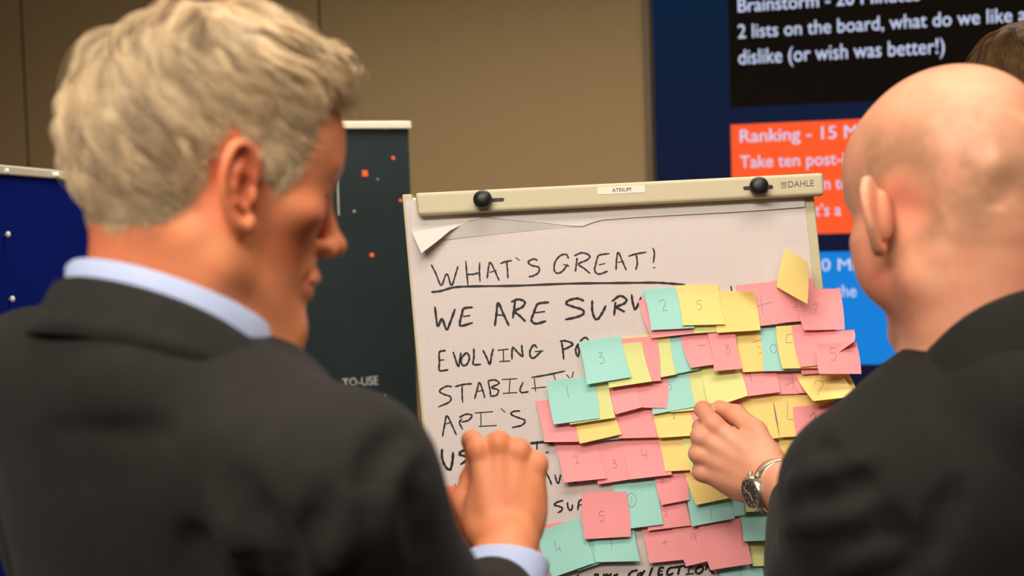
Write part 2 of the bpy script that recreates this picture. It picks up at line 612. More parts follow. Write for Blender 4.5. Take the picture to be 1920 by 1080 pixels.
def sheet_h(u, v):
    """the sheet bulges a little, most near the upper third"""
    return PH + .0018 * math.sin(math.pi * (u - pu0) / (pu1 - pu0)) * math.exp(-((v - .12) / .10) ** 2)


for j in range(NV + 1):
    for i in range(NU + 1):
        u = pu0 + (pu1 - pu0) * i / NU
        v = .008 + (VB - .03 - .008) * j / NV
        V.append(B(u, v, sheet_h(u, v)))
        UV.append((u, v))
for j in range(NV):
    for i in range(NU):
        a = j * (NU + 1) + i
        Fc.append((a, a + NU + 1, a + NU + 2, a + 1))
me = pymesh('top_sheet', V, Fc)
uvl = me.uv_layers.new(name='grid')
for lp in me.loops:
    uvl.data[lp.index].uv = UV[lp.vertex_index]
link('top_sheet', me, M['paper'], pad, True)
bslab('sheet_stack', M['torn_paper'], pu0 + .0005, pu1 - .0005, .008, VB - .03, -.0015, PH - .0009, pad)


def zoomer(x0, y0, sc):
    return lambda p: (x0 + p[0] / sc, y0 + p[1] / sc)


def strip_poly(nm, top, bot, htop, hbot, n=40, par=None, mt=None, mid=0.0):
    """a piece of torn paper between two edge curves (photo pixels), with its heights over the board"""
    def res(c):
        c = np.array(c, float)
        d = np.r_[0, np.cumsum(np.hypot(*np.diff(c, axis=0).T))]
        t = np.linspace(0, d[-1], n)
        return np.c_[np.interp(t, d, c[:, 0]), np.interp(t, d, c[:, 1])]
    T, Bo = res(top), res(bot)
    R = 6
    V, Fc = [], []
    for j in range(R + 1):
        s = j / R
        for i in range(n):
            p = T[i] * (1 - s) + Bo[i] * s
            h = htop(i / (n - 1)) * (1 - s) + hbot(i / (n - 1)) * s + mid * math.sin(math.pi * s)
            V.append(B(*buv(p[0], p[1], h), h))
    for j in range(R):
        for i in range(n - 1):
            a = j * n + i
            Fc.append((a, a + n, a + n + 1, a + 1))
    return link(nm, pymesh(nm, V, Fc), mt or M['torn_paper'], par or pad, True)


z3 = zoomer(740, 310, 3.086)
edge = [z3(p) for p in ((98, 386), (200, 366), (330, 340), (420, 322), (530, 305), (620, 310), (700, 320), (830, 328), (960, 345), (1040, 350), (1085, 353), (1130, 338), (1170, 317), (1250, 312), (1310, 306), (1540, 292))] + [(1400, 396), (1509, 388)]
strip_poly('torn_remnant', [(770, 385), (1140, 366), (1508, 346)], edge, lambda s: .0046, lambda s: .0052)
strip_poly('torn_flap', [z3(p) for p in ((98, 386), (200, 366), (330, 340), (425, 322))], [z3(p) for p in ((155, 509), (250, 436), (320, 378), (425, 324))],
           lambda s: .0055, lambda s: .020 * (1 - s) + .0062)
strip_poly('torn_fold', [z3(p) for p in ((252, 436), (320, 378), (420, 325), (530, 307), (620, 312), (700, 322), (830, 330), (960, 347), (1083, 353))],
           [z3(p) for p in ((252, 436), (400, 418), (600, 397), (760, 382), (900, 368), (1083, 354))], lambda s: .006 * math.sin(math.pi * min(1, s * 1.1 + .05)) + .0045, lambda s: .0036)

INK_H = .0012


def ribbon(strokes, width):
    """marker strokes as one thin mesh; strokes are polylines in photo pixels"""
    V, Fc = [], []
    for st in strokes:
        wv = width * .88
        pts = []
        for p in st:
            h = PH
            u, v = buv(p[0], p[1], h)
            h = sheet_h(u, v) + .0004
            pts.append(np.array((u, v)))
        if len(pts) == 1:
            pts = [pts[0] - (.0008, 0), pts[0] + (.0008, 0)]
        C = [np.asarray(k) for k in catmull(pts, 5)] if len(pts) > 2 else pts
        n = len(C)
        k0 = len(V)
        for i, c_ in enumerate(C):
            t = C[min(i + 1, n - 1)] - C[max(i - 1, 0)]
            t = t / (np.linalg.norm(t) + 1e-9)
            nn = np.array((-t[1], t[0]))
            tp = .6 if i in (0, n - 1) else 1.0 + .18 * math.sin(i * 1.7 + k0)
            for sgn in (1, -1):
                uu, vv = c_ + nn * sgn * wv * tp / 2 + (t * wv * .3 * (1 if i == n - 1 else -1) if i in (0, n - 1) else 0)
                V.append(B(uu, vv, sheet_h(uu, vv) + .00045))
        for i in range(n - 1):
            a = k0 + 2 * i
            Fc.append((a, a + 1, a + 3, a + 2))
    return V, Fc


def write(z, strokes, width):
    """one mesh per written word: strokes closer than a word space belong together"""
    S = sorted(([z(p) for p in st] for st in strokes), key=lambda st: min(p[0] for p in st))
    words, right = [], -1e9
    for st in S:
        if min(p[0] for p in st) - right > 20:
            words.append([])
            right = -1e9
        words[-1].append(st)
        right = max(right, max(p[0] for p in st))
    for w in words:
        V, Fc = ribbon(w, width)
        link('handwritten_word', pymesh('handwritten_word', V, Fc), M['marker'], pad)


zA = zoomer(780, 440, 3.177)
zB = zoomer(780, 760, 3.376)
zC = zoomer(990, 690, 6)
zD = zoomer(1000, 800, 6)
zE = zoomer(1190, 900, 6)
zF = zoomer(1000, 900, 6)
# WHAT'S GREAT!
write(zA, [
    [(92, 180), (118, 230), (150, 302), (175, 245), (190, 240), (212, 304), (235, 240), (250, 190)],
    [(297, 158), (303, 230), (310, 297)], [(303, 236), (340, 236), (370, 228)], [(380, 168), (378, 220), (382, 278)],
    [(425, 258), (432, 200), (443, 165), (470, 215), (495, 272)], [(440, 225), (478, 212)],
    [(505, 172), (535, 160), (570, 155)], [(540, 160), (545, 205), (548, 258)], [(597, 138), (616, 152)],
    [(722, 152), (700, 145), (668, 163), (690, 183), (732, 195), (730, 225), (700, 245), (675, 250)],
    [(908, 140), (895, 118), (860, 125), (828, 165), (825, 215), (850, 230), (880, 210), (902, 178)], [(880, 178), (912, 188)],
    [(960, 140), (955, 180), (950, 218)], [(945, 125), (990, 108), (1035, 125), (1020, 150), (968, 175), (1000, 200), (1036, 230)],
    [(1150, 113), (1110, 118), (1085, 128), (1070, 180), (1065, 215), (1090, 235), (1140, 218)], [(1092, 180), (1125, 172)],
    [(1192, 208), (1195, 150), (1205, 105), (1230, 160), (1252, 210)], [(1205, 165), (1235, 158)],
    [(1268, 128), (1310, 115), (1370, 105)], [(1312, 118), (1318, 170), (1310, 207)],
    [(1412, 82), (1420, 110), (1414, 165)], [(1418, 196)]], .0027)
write(zA, [[(95, 342), (150, 335), (220, 315), (320, 308), (600, 304), (900, 292), (1200, 288), (1420, 286), (1500, 290), (1600, 298)]], .0034)
# WE ARE SURV...
write(zA, [
    [(113, 432), (130, 545), (155, 500), (182, 565), (205, 520), (232, 445)],
    [(335, 432), (285, 440), (275, 470), (262, 520), (270, 543), (335, 525)], [(285, 487), (320, 482)],
    [(470, 540), (480, 470), (490, 405), (520, 470), (553, 540)], [(490, 478), (528, 480)],
    [(590, 400), (585, 440), (578, 495)], [(570, 400), (610, 385), (648, 400), (635, 430), (588, 455), (615, 480), (650, 515)],
    [(790, 403), (740, 408), (720, 420), (700, 470), (688, 510), (715, 530), (772, 515)], [(712, 465), (765, 458)],
    [(998, 393), (960, 380), (910, 392), (895, 412), (940, 430), (990, 446), (998, 470), (960, 490), (892, 505)],
    [(1050, 395), (1050, 450), (1065, 498), (1085, 500), (1110, 465), (1130, 425)],
    [(1188, 405), (1185, 440), (1180, 478)], [(1170, 395), (1215, 365), (1253, 385), (1240, 410), (1195, 430), (1215, 445), (1240, 458)],
    [(1285, 360), (1290, 400), (1305, 445), (1325, 410), (1340, 375)], [(1876, 310), (1880, 330)]], .0037)
# EVOLVING PR...
write(zA, [
    [(175, 690), (140, 700), (140, 760), (140, 808), (190, 805)], [(145, 748), (165, 745)],
    [(222, 700), (235, 740), (252, 785), (262, 740), (268, 705)],
    [(295, 705), (270, 740), (275, 775), (300, 775), (318, 740), (310, 710), (293, 705)],
    [(345, 680), (345, 730), (342, 772), (385, 772)],
    [(400, 690), (420, 730), (440, 772), (450, 720), (460, 682)],
    [(490, 688), (548, 682)], [(520, 688), (522, 755)], [(500, 755), (558, 752)],
    [(572, 740), (572, 700), (578, 672), (605, 700), (635, 725), (632, 690), (630, 660)],
    [(720, 672), (702, 657), (680, 690), (682, 725), (700, 735), (725, 715), (745, 693)], [(712, 696), (756, 692)],
    [(868, 640), (875, 690), (880, 740)], [(860, 635), (890, 632), (935, 650), (910, 670), (875, 685)],
    [(978, 640), (955, 670), (952, 700), (966, 725), (972, 690), (965, 660), (985, 628), (1010, 612), (1026, 626)]], .0030)
# STABILITY
write(zA, [
    [(212, 905), (180, 903), (140, 930), (165, 950), (205, 965), (200, 995), (135, 1025)],
    [(235, 905), (280, 892), (332, 888)], [(275, 895), (275, 950), (278, 998)],
    [(350, 975), (365, 920), (378, 880), (395, 920), (410, 970)], [(365, 935), (400, 925)],
    [(430, 875), (440, 920), (445, 962)], [(430, 870), (470, 865), (495, 885), (450, 910), (490, 925), (480, 955), (447, 962)],
    [(515, 862), (600, 857)], [(560, 860), (555, 940)], [(520, 945), (600, 940)],
    [(638, 880), (620, 920), (630, 940), (668, 935)],
    [(690, 850), (786, 834), (886, 812)], [(705, 858), (712, 930)], [(692, 915), (772, 907)],
    [(820, 833), (830, 862)], [(898, 835), (918, 857)], [(937, 818), (928, 855)]], .0026)
# API'S
write(zB, [
    [(168, 195), (180, 130), (195, 65), (225, 120), (255, 185)], [(180, 120), (225, 105)],
    [(290, 85), (275, 110), (295, 150)], [(275, 75), (320, 55), (355, 65), (330, 95), (290, 105)],
    [(375, 48), (485, 40)], [(410, 45), (412, 130)], [(400, 133), (508, 127)], [(540, 22), (562, 42)],
    [(657, 35), (620, 38), (600, 55), (640, 75), (690, 95), (670, 125), (610, 140)]], .0026)
# a word starting with US, half hidden by the hand
write(zB, [
    [(165, 280), (165, 330), (185, 385), (215, 407), (230, 360), (235, 300)], [(322, 280), (290, 290), (275, 310), (310, 322), (328, 340), (285, 372)],
    [(370, 320), (358, 272), (382, 295)], [(525, 268), (575, 263), (620, 255)], [(565, 240), (572, 290)], [(668, 240), (669, 247)],
    [(727, 240), (765, 236), (805, 232)], [(805, 236), (865, 240)], [(765, 236), (766, 275)], [(830, 298)]], .0040)
write(zB, [[(248, 500), (258, 540)], [(293, 485), (290, 515)], [(815, 412), (840, 455), (858, 500)],
           [(880, 440), (890, 480), (902, 492), (912, 455), (915, 440)], [(1000, 488), (1015, 488)], [(342, 845), (340, 885), (340, 925)], [(342, 885), (360, 880)], [(342, 922), (360, 915)]], .0027)
# SUP...
write(zD, [[(330, 830), (270, 848), (235, 880), (290, 895), (325, 915), (315, 945), (278, 965)], [(385, 855), (390, 910), (415, 940), (435, 920), (440, 880)],
           [(500, 935), (508, 870), (518, 835), (548, 818)], [(505, 885), (548, 875)]], .0027)
# the lowest line, ending in COLLECTION
write(zF, [[(480, 1095), (510, 1062)], [(690, 1085), (700, 1060), (730, 1066), (715, 1088)], [(790, 1058), (800, 1085), (830, 1060), (850, 1085), (875, 1055)], [(950, 1060), (910, 1075), (945, 1092)],
           [(1168, 1014), (1110, 1030), (1072, 1070), (1085, 1092)], [(1215, 1040), (1180, 1060), (1182, 1090), (1215, 1070), (1222, 1045)]], .0034)
write(zE, [[(112, 1020), (88, 1050), (70, 1090)], [(200, 985), (185, 1025), (165, 1078)],
           [(325, 985), (285, 990), (272, 1030), (268, 1070), (312, 1060)], [(275, 1030), (310, 1022)],
           [(435, 985), (400, 988), (370, 1022), (366, 1062), (400, 1065), (430, 1045)], [(430, 985), (510, 972), (560, 963)], [(510, 972), (497, 1020), (487, 1060)],
           [(560, 982), (640, 970)], [(620, 975), (602, 1045)], [(578, 1062), (660, 1050)],
           [(742, 975), (695, 1000), (690, 1040), (730, 1050), (768, 1010), (760, 978), (735, 975)],
           [(800, 1010), (822, 962), (845, 1005), (872, 1040), (888, 1044)], [(955, 1046)]], .0036)
# ------------------------------------------------------------------ the sticky notes on the pad
NOTE = {'pink': (255, 164, 167), 'aqua': (168, 227, 216), 'yellow': (252, 226, 140), 'lime': (228, 232, 152), 'gold': (252, 221, 134)}
for k, c in NOTE.items():
    M['note_' + k] = mat('note_' + k, c, 0.7, spec=0.3, noise=(14, 0.03))
M['pencil'] = mat('pencil_graphite', (140, 124, 120), 0.6)
M['pencil_dark'] = mat('pencil_dark', (70, 52, 56), 0.6)
GL = {  # pencilled characters in a unit box, y downwards
    '1': [[(.5, 0), (.52, .5), (.54, 1)]],
    '^1': [[(.05, .35), (.3, .12), (.5, 0), (.58, .5), (.66, 1)]],
    '2': [[(.1, .25), (.3, .02), (.7, .02), (.85, .25), (.65, .55), (.45, .95), (.6, .9), (1, .98)]],
    '3': [[(.2, .05), (.65, .0), (.6, .2), (.35, .4), (.8, .5), (.85, .75), (.6, 1), (.2, .95)]],
    '4': [[(.2, 0), (.12, .55), (.75, .5)], [(.7, .1), (.65, .55), (.62, 1)]],
    'u4': [[(.05, 0), (.15, .6), (.2, .95), (.6, .75)], [(.6, .5), (.62, .8), (.8, 1)]],
    '5': [[(.9, .0), (.3, .05), (.25, .4), (.7, .4), (.8, .7), (.55, .97), (.15, .92)]],
    '7': [[(.1, .1), (.8, .05), (.5, .55), (.35, 1)]],
    '?': [[(.1, .3), (.3, .03), (.75, .02), (.95, .25), (.7, .55), (.45, .8), (.35, 1)]],
    '9': [[(.8, .25), (.4, .05), (.15, .35), (.5, .6), (.85, .3), (.8, .7), (.95, 1)]],
    '+': [[(.42, 0), (.42, .5), (.44, 1)], [(.0, .65), (.4, .52), (1, .38)]],
    'o': [[(.5, 0), (.1, .3), (.15, .8), (.6, 1), (.95, .65), (.8, .15), (.5, 0)]],
    'o1': [[(.5, 0), (.1, .3), (.12, .75), (.5, 1), (.9, .7), (.88, .25), (.5, 0)], [(.5, .25), (.53, .72)]],
    'L': [[(.3, 0), (.25, .5), (.2, .95), (.7, 1)]],
    '[': [[(.1, .05), (.0, .95)], [(.1, .05), (.9, .0)], [(.0, .95), (.95, .9)]],
    '-': [[(.0, .5), (.5, .45), (1, .5)]],
    'z': [[(.0, .1), (.9, -.1)], [(.5, .4), (.9, .5)], [(.6, 1), (.95, .8)]],
    ')': [[(.2, 0), (.7, .2), (.8, .6), (.3, 1)]],
    'B': [[(.2, 0), (.2, 1)], [(.2, .5), (.8, .6), (.8, .95), (.2, 1)]],
    'T': [[(.1, .1), (.9, .0)], [(.5, .05), (.52, 1)]],
    '.': [[(.4, .4), (.6, .6)]],
}
# colour, corners in photo pixels (top left, top right, bottom right, bottom left), lift of the lower edge in mm,
# pencilled character with its centre and height (pixels), the label; listed from the undermost note upwards
NOTES = [
 ('aqua', (1345, 1060, 1430, 1055, 1440, 1130, 1355, 1135), 5, ('1', 1388, 1078, 26), 'aqua note lowest at the right, mostly below the frame edge'),
 ('lime', (1400, 1005, 1470, 1000, 1480, 1058, 1412, 1062), 6, None, 'pale lime note lowest beside the black sleeve, under an aqua one'),
 ('pink', (990, 990, 1056, 977, 1068, 1074, 1015, 1088), 4, None, 'pink note under the tilted aqua 4, beside the pale cuff'),
 ('aqua', (1060, 1000, 1130, 985, 1136, 1053, 1083, 1071), 5, None, 'pale aqua note with only its lower left corner showing under the aqua 4'),
 ('aqua', (1107, 985, 1188, 978, 1200, 1052, 1116, 1054), 9, ('T', 1146, 1020, 22), 'aqua note marked T, directly below the pink 5'),
 ('aqua', (1003, 999, 1083, 971, 1115, 1055, 1036, 1083), 10, ('u4', 1047, 1022, 22), 'tilted aqua note marked 4 at the bottom beside the hand'),
 ('pink', (1200, 985, 1262, 980, 1285, 1049, 1217, 1056), 9, ('+', 1247, 1017, 12), 'pink note marked with a small plus, above the word COLLECTION'),
 ('pink', (1258, 985, 1335, 975, 1345, 1048, 1287, 1062), 10, ('9', 1300, 1008, 18), 'pink note marked 9 in the lowest pink row'),
 ('pink', (1310, 988, 1387, 970, 1410, 1057, 1332, 1069), 10, ('.', 1362, 1023, 5), 'large unmarked pink note at the right end of the lowest pink row'),
 ('aqua', (1384, 955, 1460, 950, 1470, 1012, 1394, 1015), 9, None, 'aqua note below the wristwatch beside the black sleeve'),
 ('pink', (1205, 925, 1283, 915, 1296, 985, 1215, 995), 7, (')', 1247, 963, 12), 'pink note with a faint curved mark between aqua circled 1 and aqua 1'),
 ('aqua', (1315, 908, 1392, 896, 1402, 965, 1330, 975), 6, None, 'aqua note in shade left of the lime one under the watch'),
 ('aqua', (1280, 908, 1365, 903, 1378, 972, 1297, 987), 9, ('1', 1333, 962, 22), 'aqua note with a pencilled 1 below the yellow 5 at the wrist'),
 ('lime', (1384, 892, 1455, 888, 1470, 957, 1399, 960), 9, None, 'pale lime note directly under the wristwatch'),
 ('aqua', (1148, 910, 1233, 900, 1244, 983, 1165, 993), 9, ('o1', 1184, 937, 27), 'aqua note marked with a circled 1'),
 ('pink', (1091, 924, 1174, 921, 1183, 1006, 1096, 1011), 6, ('5', 1128, 968, 19), 'pink note marked 5 overlapping the aqua circled 1'),
 ('pink', (1225, 875, 1280, 866, 1293, 937, 1240, 947), 8, ('B', 1242, 899, 11), 'pink note marked B right of the aqua circled 1'),
 ('gold', (1280, 870, 1358, 864, 1381, 931, 1305, 947), 14, ('5', 1320, 897, 16), 'yellow note marked 5 below the reaching hand, its lower edge curling out'),
 ('pink', (1110, 826, 1185, 822, 1200, 896, 1121, 908), 8, ('3', 1152, 870, 15), 'pink note marked 3 between pink 2 and pink 4'),
 ('pink', (1037, 826, 1118, 822, 1138, 897, 1057, 905), 11, ('2', 1080, 862, 15), 'pink note marked 2 at the left end of a pink row, beside the hand'),
 ('pink', (1167, 824, 1236, 816, 1260, 890, 1180, 899), 10, ('4', 1209, 852, 21), 'pink note marked 4 in the row of pink 2, 3 and 4'),
 ('gold', (1232, 818, 1300, 812, 1318, 880, 1247, 884), 9, None, 'unmarked golden note right of the pink 4'),
 ('lime', (1277, 820, 1350, 814, 1368, 884, 1295, 887), 9, None, 'lime note half covered by the reaching fist'),
 ('aqua', (1316, 828, 1372, 824, 1382, 883, 1322, 886), 8, None, 'aqua note with one strip showing under the reaching fist'),
 ('gold', (1455, 798, 1525, 794, 1535, 868, 1465, 874), 5, None, 'shaded olive yellow note between the wrist and black shoulder'),
 ('aqua', (1095, 756, 1172, 748, 1183, 821, 1110, 828), 6, None, 'aqua note of which only a sliver shows under the yellow beside the pink'),
 ('pink', (1003, 752, 1085, 745, 1100, 828, 1021, 829), 11, None, 'pink note farthest out to the left, under the aqua 1'),
 ('pink', (1150, 755, 1222, 748, 1234, 820, 1160, 822), 8, ('1', 1198, 771, 12), 'shaded pink note marked 1 above the pink 4'),
 ('gold', (1068, 762, 1148, 755, 1166, 814, 1087, 832), 11, None, 'small looking yellow note tucked under the aqua 1'),
 ('yellow', (1222, 752, 1292, 744, 1310, 816, 1235, 821), 10, ('2', 1262, 779, 13), 'yellow note marked 2 left of the reaching fingertips'),
 ('pink', (1325, 752, 1392, 746, 1405, 812, 1340, 820), 6, None, 'shaded pink note right behind the thumb of the reaching hand'),
 ('pink', (1285, 752, 1360, 743, 1384, 812, 1307, 817), 9, None, 'pink note under the fingertips of the reaching hand'),
 ('aqua', (1372, 772, 1384, 773, 1394, 810, 1368, 806), 3, None, 'scrap of aqua note peeping out above the hand'),
 ('gold', (1390, 745, 1449, 740, 1462, 821, 1405, 826), 9, ('.', 1431, 784, 6), 'golden note above the wrist, left of the one marked L'),
 ('gold', (1447, 741, 1528, 735, 1543, 816, 1462, 820), 9, ('L', 1483, 770, 33), 'golden note marked L beside a pink one'),
 ('pink', (1487, 763, 1562, 756, 1576, 830, 1499, 838), 6, ('^1', 1527, 785, 24), 'pink note marked 1 against the black shoulder'),
 ('pink', (1430, 690, 1498, 685, 1508, 738, 1440, 740), 5, ('+', 1489, 716, 34), 'dark shaded pink note marked with a cross left of the bright yellow 2'),
 ('pink', (1485, 700, 1555, 695, 1570, 735, 1498, 737), 6, None, 'pink note with only a thin edge showing under the bright yellow 2'),
 ('pink', (1384, 680, 1449, 678, 1463, 735, 1402, 743), 10, ('^1', 1406, 706, 19), 'pink note with an arrow like 1 right of the wide lime one'),
 ('gold', (1515, 703, 1591, 700, 1607, 736, 1533, 763), 10, None, 'deep yellow note under the bright yellow 2, sticking out over the chart edge'),
 ('yellow', (1493, 704, 1577, 700, 1605, 743, 1525, 752), 30, ('?', 1535, 727, 27), 'bright yellow note marked 2 curling far out at the right edge'),
 ('lime', (1255, 700, 1332, 690, 1343, 766, 1257, 773), 9, None, 'lime note right of the aqua note with a curved mark'),
 ('lime', (1316, 690, 1384, 684, 1402, 742, 1330, 766), 14, None, 'wide lime note with a slanting lower edge in the middle row'),
 ('aqua', (1210, 707, 1291, 696, 1306, 762, 1224, 777), 9, (')', 1256, 726, 13), 'aqua note with a curved pencil mark in the middle row'),
 ('pink', (1178, 712, 1253, 704, 1250, 765, 1195, 764), 8, None, 'shaded pink note overlapping the aqua note with the curved mark'),
 ('pink', (1125, 718, 1191, 708, 1206, 763, 1154, 777), 11, None, 'bright pink note right of a narrow lime strip in the middle row'),
 ('lime', (1060, 722, 1141, 712, 1154, 783, 1068, 796), 9, None, 'lime note behind the aqua 1, a strip showing at its right'),
 ('aqua', (1026, 714, 1112, 704, 1124, 784, 1038, 796), 10, ('1', 1064, 734, 23), 'aqua note marked 1 at the left end of the middle row'),
 ('lime', (1150, 634, 1232, 625, 1242, 700, 1162, 708), 4, None, 'lime note with only its top edge showing above a pink one'),
 ('aqua', (1215, 636, 1292, 630, 1312, 692, 1235, 708), 5, None, 'grey aqua note in shade between lime and pink in the second row'),
 ('lime', (1185, 640, 1256, 630, 1268, 702, 1190, 717), 7, None, 'lime strip between pink and grey aqua in the second row'),
 ('pink', (1150, 636, 1231, 630, 1239, 714, 1160, 718), 6, None, 'pink note behind the lime one right of the aqua 3'),
 ('lime', (1124, 649, 1203, 641, 1223, 715, 1142, 727), 9, None, 'lime note partly under the aqua 3'),
 ('aqua', (1084, 641, 1164, 630, 1184, 707, 1100, 721), 11, ('3', 1127, 671, 21), 'aqua note marked 3 at the left end of the second row'),
 ('gold', (1378, 622, 1455, 617, 1470, 694, 1393, 698), 8, ('z', 1420, 652, 25), 'golden note with pencil dashes in the second row'),
 ('pink', (1275, 630, 1352, 622, 1374, 678, 1295, 690), 10, ('-', 1316, 648, 8), 'pink note marked with a dash in the second row'),
 ('pink', (1326, 622, 1378, 618, 1392, 691, 1339, 696), 9, ('3', 1364, 655, 17), 'pink note marked 3 left of the golden note with dashes'),
 ('aqua', (1423, 616, 1500, 611, 1508, 695, 1432, 696), 9, ('o', 1450, 653, 17), 'aqua note with a small pencil circle in the second row'),
 ('pink', (1482, 612, 1560, 607, 1562, 699, 1503, 702), 5, ('1', 1524, 637, 30), 'pink note right of the yellow note with a pencil box'),
 ('yellow', (1455, 612, 1527, 607, 1535, 690, 1467, 691), 10, ('[', 1480, 635, 17), 'yellow note with a pencilled box in the second row'),
 ('pink', (1484, 611, 1566, 606, 1574, 682, 1501, 688), 12, None, 'pink note overlapping the yellow one with the pencilled box'),
 ('pink', (1525, 624, 1602, 618, 1602, 640, 1535, 690), 16, None, 'pink note with its upper corner curling off over the chart edge'),
 ('pink', (1532, 645, 1606, 641, 1615, 701, 1536, 701), 14, ('5', 1562, 664, 24), 'pink note marked 5 hanging over the right chart edge'),
 ('pink', (1196, 563, 1283, 553, 1303, 625, 1222, 634), 8, None, 'pink note showing along two edges under the aqua 2'),
 ('lime', (1275, 546, 1352, 544, 1361, 621, 1302, 625), 6, None, 'lime note with only its lower edge showing under the yellow 5'),
 ('aqua', (1205, 543, 1291, 538, 1302, 615, 1221, 619), 9, ('2', 1243, 573, 21), 'aqua note marked 2 at the left end of the top row'),
 ('pink', (1380, 535, 1447, 528, 1471, 606, 1400, 614), 7, ('+', 1431, 571, 36), 'pink note marked with a plus in the top row'),
 ('gold', (1345, 545, 1414, 547, 1426, 619, 1344, 624), 10, ('.', 1369, 580, 7), 'golden note with a bent upper corner right of the yellow 5'),
 ('yellow', (1266, 535, 1346, 533, 1361, 608, 1280, 610), 11, ('5', 1311, 572, 18), 'yellow note marked 5 in the top row'),
 ('pink', (1447, 526, 1525, 522, 1536, 599, 1458, 606), 7, ('-', 1494, 576, 8), 'pink note under the upright tilted yellow note'),
 ('pink', (1489, 543, 1575, 541, 1584, 618, 1507, 619), 12, ('7', 1530, 578, 18), 'pink note at the right end of the top row over the chart edge'),
 ('yellow', (1473, 465, 1514, 491, 1514, 570, 1456, 538), 0, None, 'tilted yellow note standing out above the top row'),
]
NG = 12
placed = []        # (corner uv, base, lift, kind) of the notes already on the sheet


def note_profile(s, t, lift, kind):
    """height over the note's glued strip at (s along the width, t down the length), metres"""
    e = max(0.0, (t - .14) / .86)
    h = lift * e ** 1.35
    if kind == 'bent':      # an upper right corner folded forward
        h += .010 * max(0.0, s + (1 - t) - 1.55) / .45
    if kind == 'curl':      # the right end rolls away from the sheet
        h += .020 * max(0.0, s - .45) ** 1.6 / .55
    if kind == 'stand':     # glued along its left edge only
        h = .004 + .052 * s ** 1.1
    return h


def bil(c, s, t):
    return (c[0] * (1 - s) + c[1] * s) * (1 - t) + (c[3] * (1 - s) + c[2] * s) * t


def inv_bil(c, p):
    s = t = .5
    for _ in range(8):
        f = bil(c, s, t) - p
        ds = (c[1] - c[0]) * (1 - t) + (c[2] - c[3]) * t
        dt = (c[3] - c[0]) * (1 - s) + (c[2] - c[1]) * s
        det = ds[0] * dt[1] - ds[1] * dt[0]
        if abs(det) < 1e-12:
            break
        s -= (f[0] * dt[1] - f[1] * dt[0]) / det
        t -= (ds[0] * f[1] - ds[1] * f[0]) / det
    return s, t


def surface_below(p):
    h = PH + .0021
    for c, base, lift, kind in placed:
        if p[0] < c[:, 0].min() - .001 or p[0] > c[:, 0].max() + .001 or p[1] < c[:, 1].min() - .001 or p[1] > c[:, 1].max() + .001:
            continue
        s, t = inv_bil(c, p)
        if -.02 <= s <= 1.02 and -.02 <= t <= 1.02:
            h = max(h, base + note_profile(min(max(s, 0), 1), min(max(t, 0), 1), lift, kind))
    return h


for col, q, lift_mm, mark, label in NOTES:
    lift = lift_mm / 1000.0
    kind = 'bent' if 'bent upper corner' in label else 'curl' if 'upper corner curling' in label else 'stand' if 'standing out' in label else ''
    px = np.array(q, float).reshape(4, 2)
    base = PH + .002
    for _ in range(2):
        c = np.array([buv(px[0][0], px[0][1], base + note_profile(0, 0, lift, kind)), buv(px[1][0], px[1][1], base + note_profile(1, 0, lift, kind)),
                      buv(px[2][0], px[2][1], base + note_profile(1, 1, lift, kind)), buv(px[3][0], px[3][1], base + note_profile(0, 1, lift, kind))])
        need = PH + .0021
        for i in range(17):
            for j in range(17):
                s, t = i / 16, j / 16
                need = max(need, surface_below(bil(c, s, t)) + .0007 - note_profile(s, t, lift, kind))
        base = min(need, .03)
    V, Fc = [], []
    for j in range(NG + 1):
        for i in range(NG + 1):
            s, t = i / NG, j / NG
            u, v = bil(c, s, t)
            bow = .0015 * math.sin(math.pi * t) * (.5 - s) * (1 if lift_mm % 2 else -1) * 2
            V.append(B(u + bow, v, base + note_profile(s, t, lift, kind)))
    for j in range(NG):
        for i in range(NG):
            a = j * (NG + 1) + i
            Fc.append((a, a + NG + 1, a + NG + 2, a + 1))
    me = pymesh('sticky_note', V, Fc)
    o = link('sticky_note', me, M['note_' + col], None, True)
    tag(o, label, 'sticky note', 'sticky notes on the flip chart')
    placed.append((c, base, lift, kind))
    if mark:
        g, mx_, my_, mh = mark
        strokes = GL[g]
        k = mh * (.75 if g not in ('+', '-') else 1.0)
        if g == '-':
            k = 16
        V, Fc = [], []
        for st in strokes:
            P = catmull([np.array((mx_ + (a - .5) * k + (b - .5) * mh * .09, my_ + (b - .5) * mh - (a - .5) * k * .04)) for a, b in st], 5) if len(st) > 2 else \
                [np.array((mx_ + (a - .5) * k, my_ + (b - .5) * mh)) for a, b in st]
            k0 = len(V)
            n = len(P)
            for i, p in enumerate(P):
                tt = unit(P[min(i + 1, n - 1)] - P[max(i - 1, 0)] + 1e-9)
                nn = np.array((-tt[1], tt[0]))
                for sgn in (1, -1):
                    z = p + nn * sgn * .40
                    h = base + lift * .3
                    for _ in range(3):
                        uv = buv(z[0], z[1], h)
                        s, t = inv_bil(c, uv)
                        h = base + note_profile(s, t, lift, kind)
                    V.append(B(uv[0], uv[1], h + .00035))
            for i in range(n - 1):
                a = k0 + 2 * i
                Fc.append((a, a + 1, a + 3, a + 2))
        dark = g in ('^1',) or (g == '1' and mx_ > 1500)
        link('pencil_lettering', pymesh('pencil_lettering', V, Fc), M['pencil_dark' if dark else 'pencil'], o)
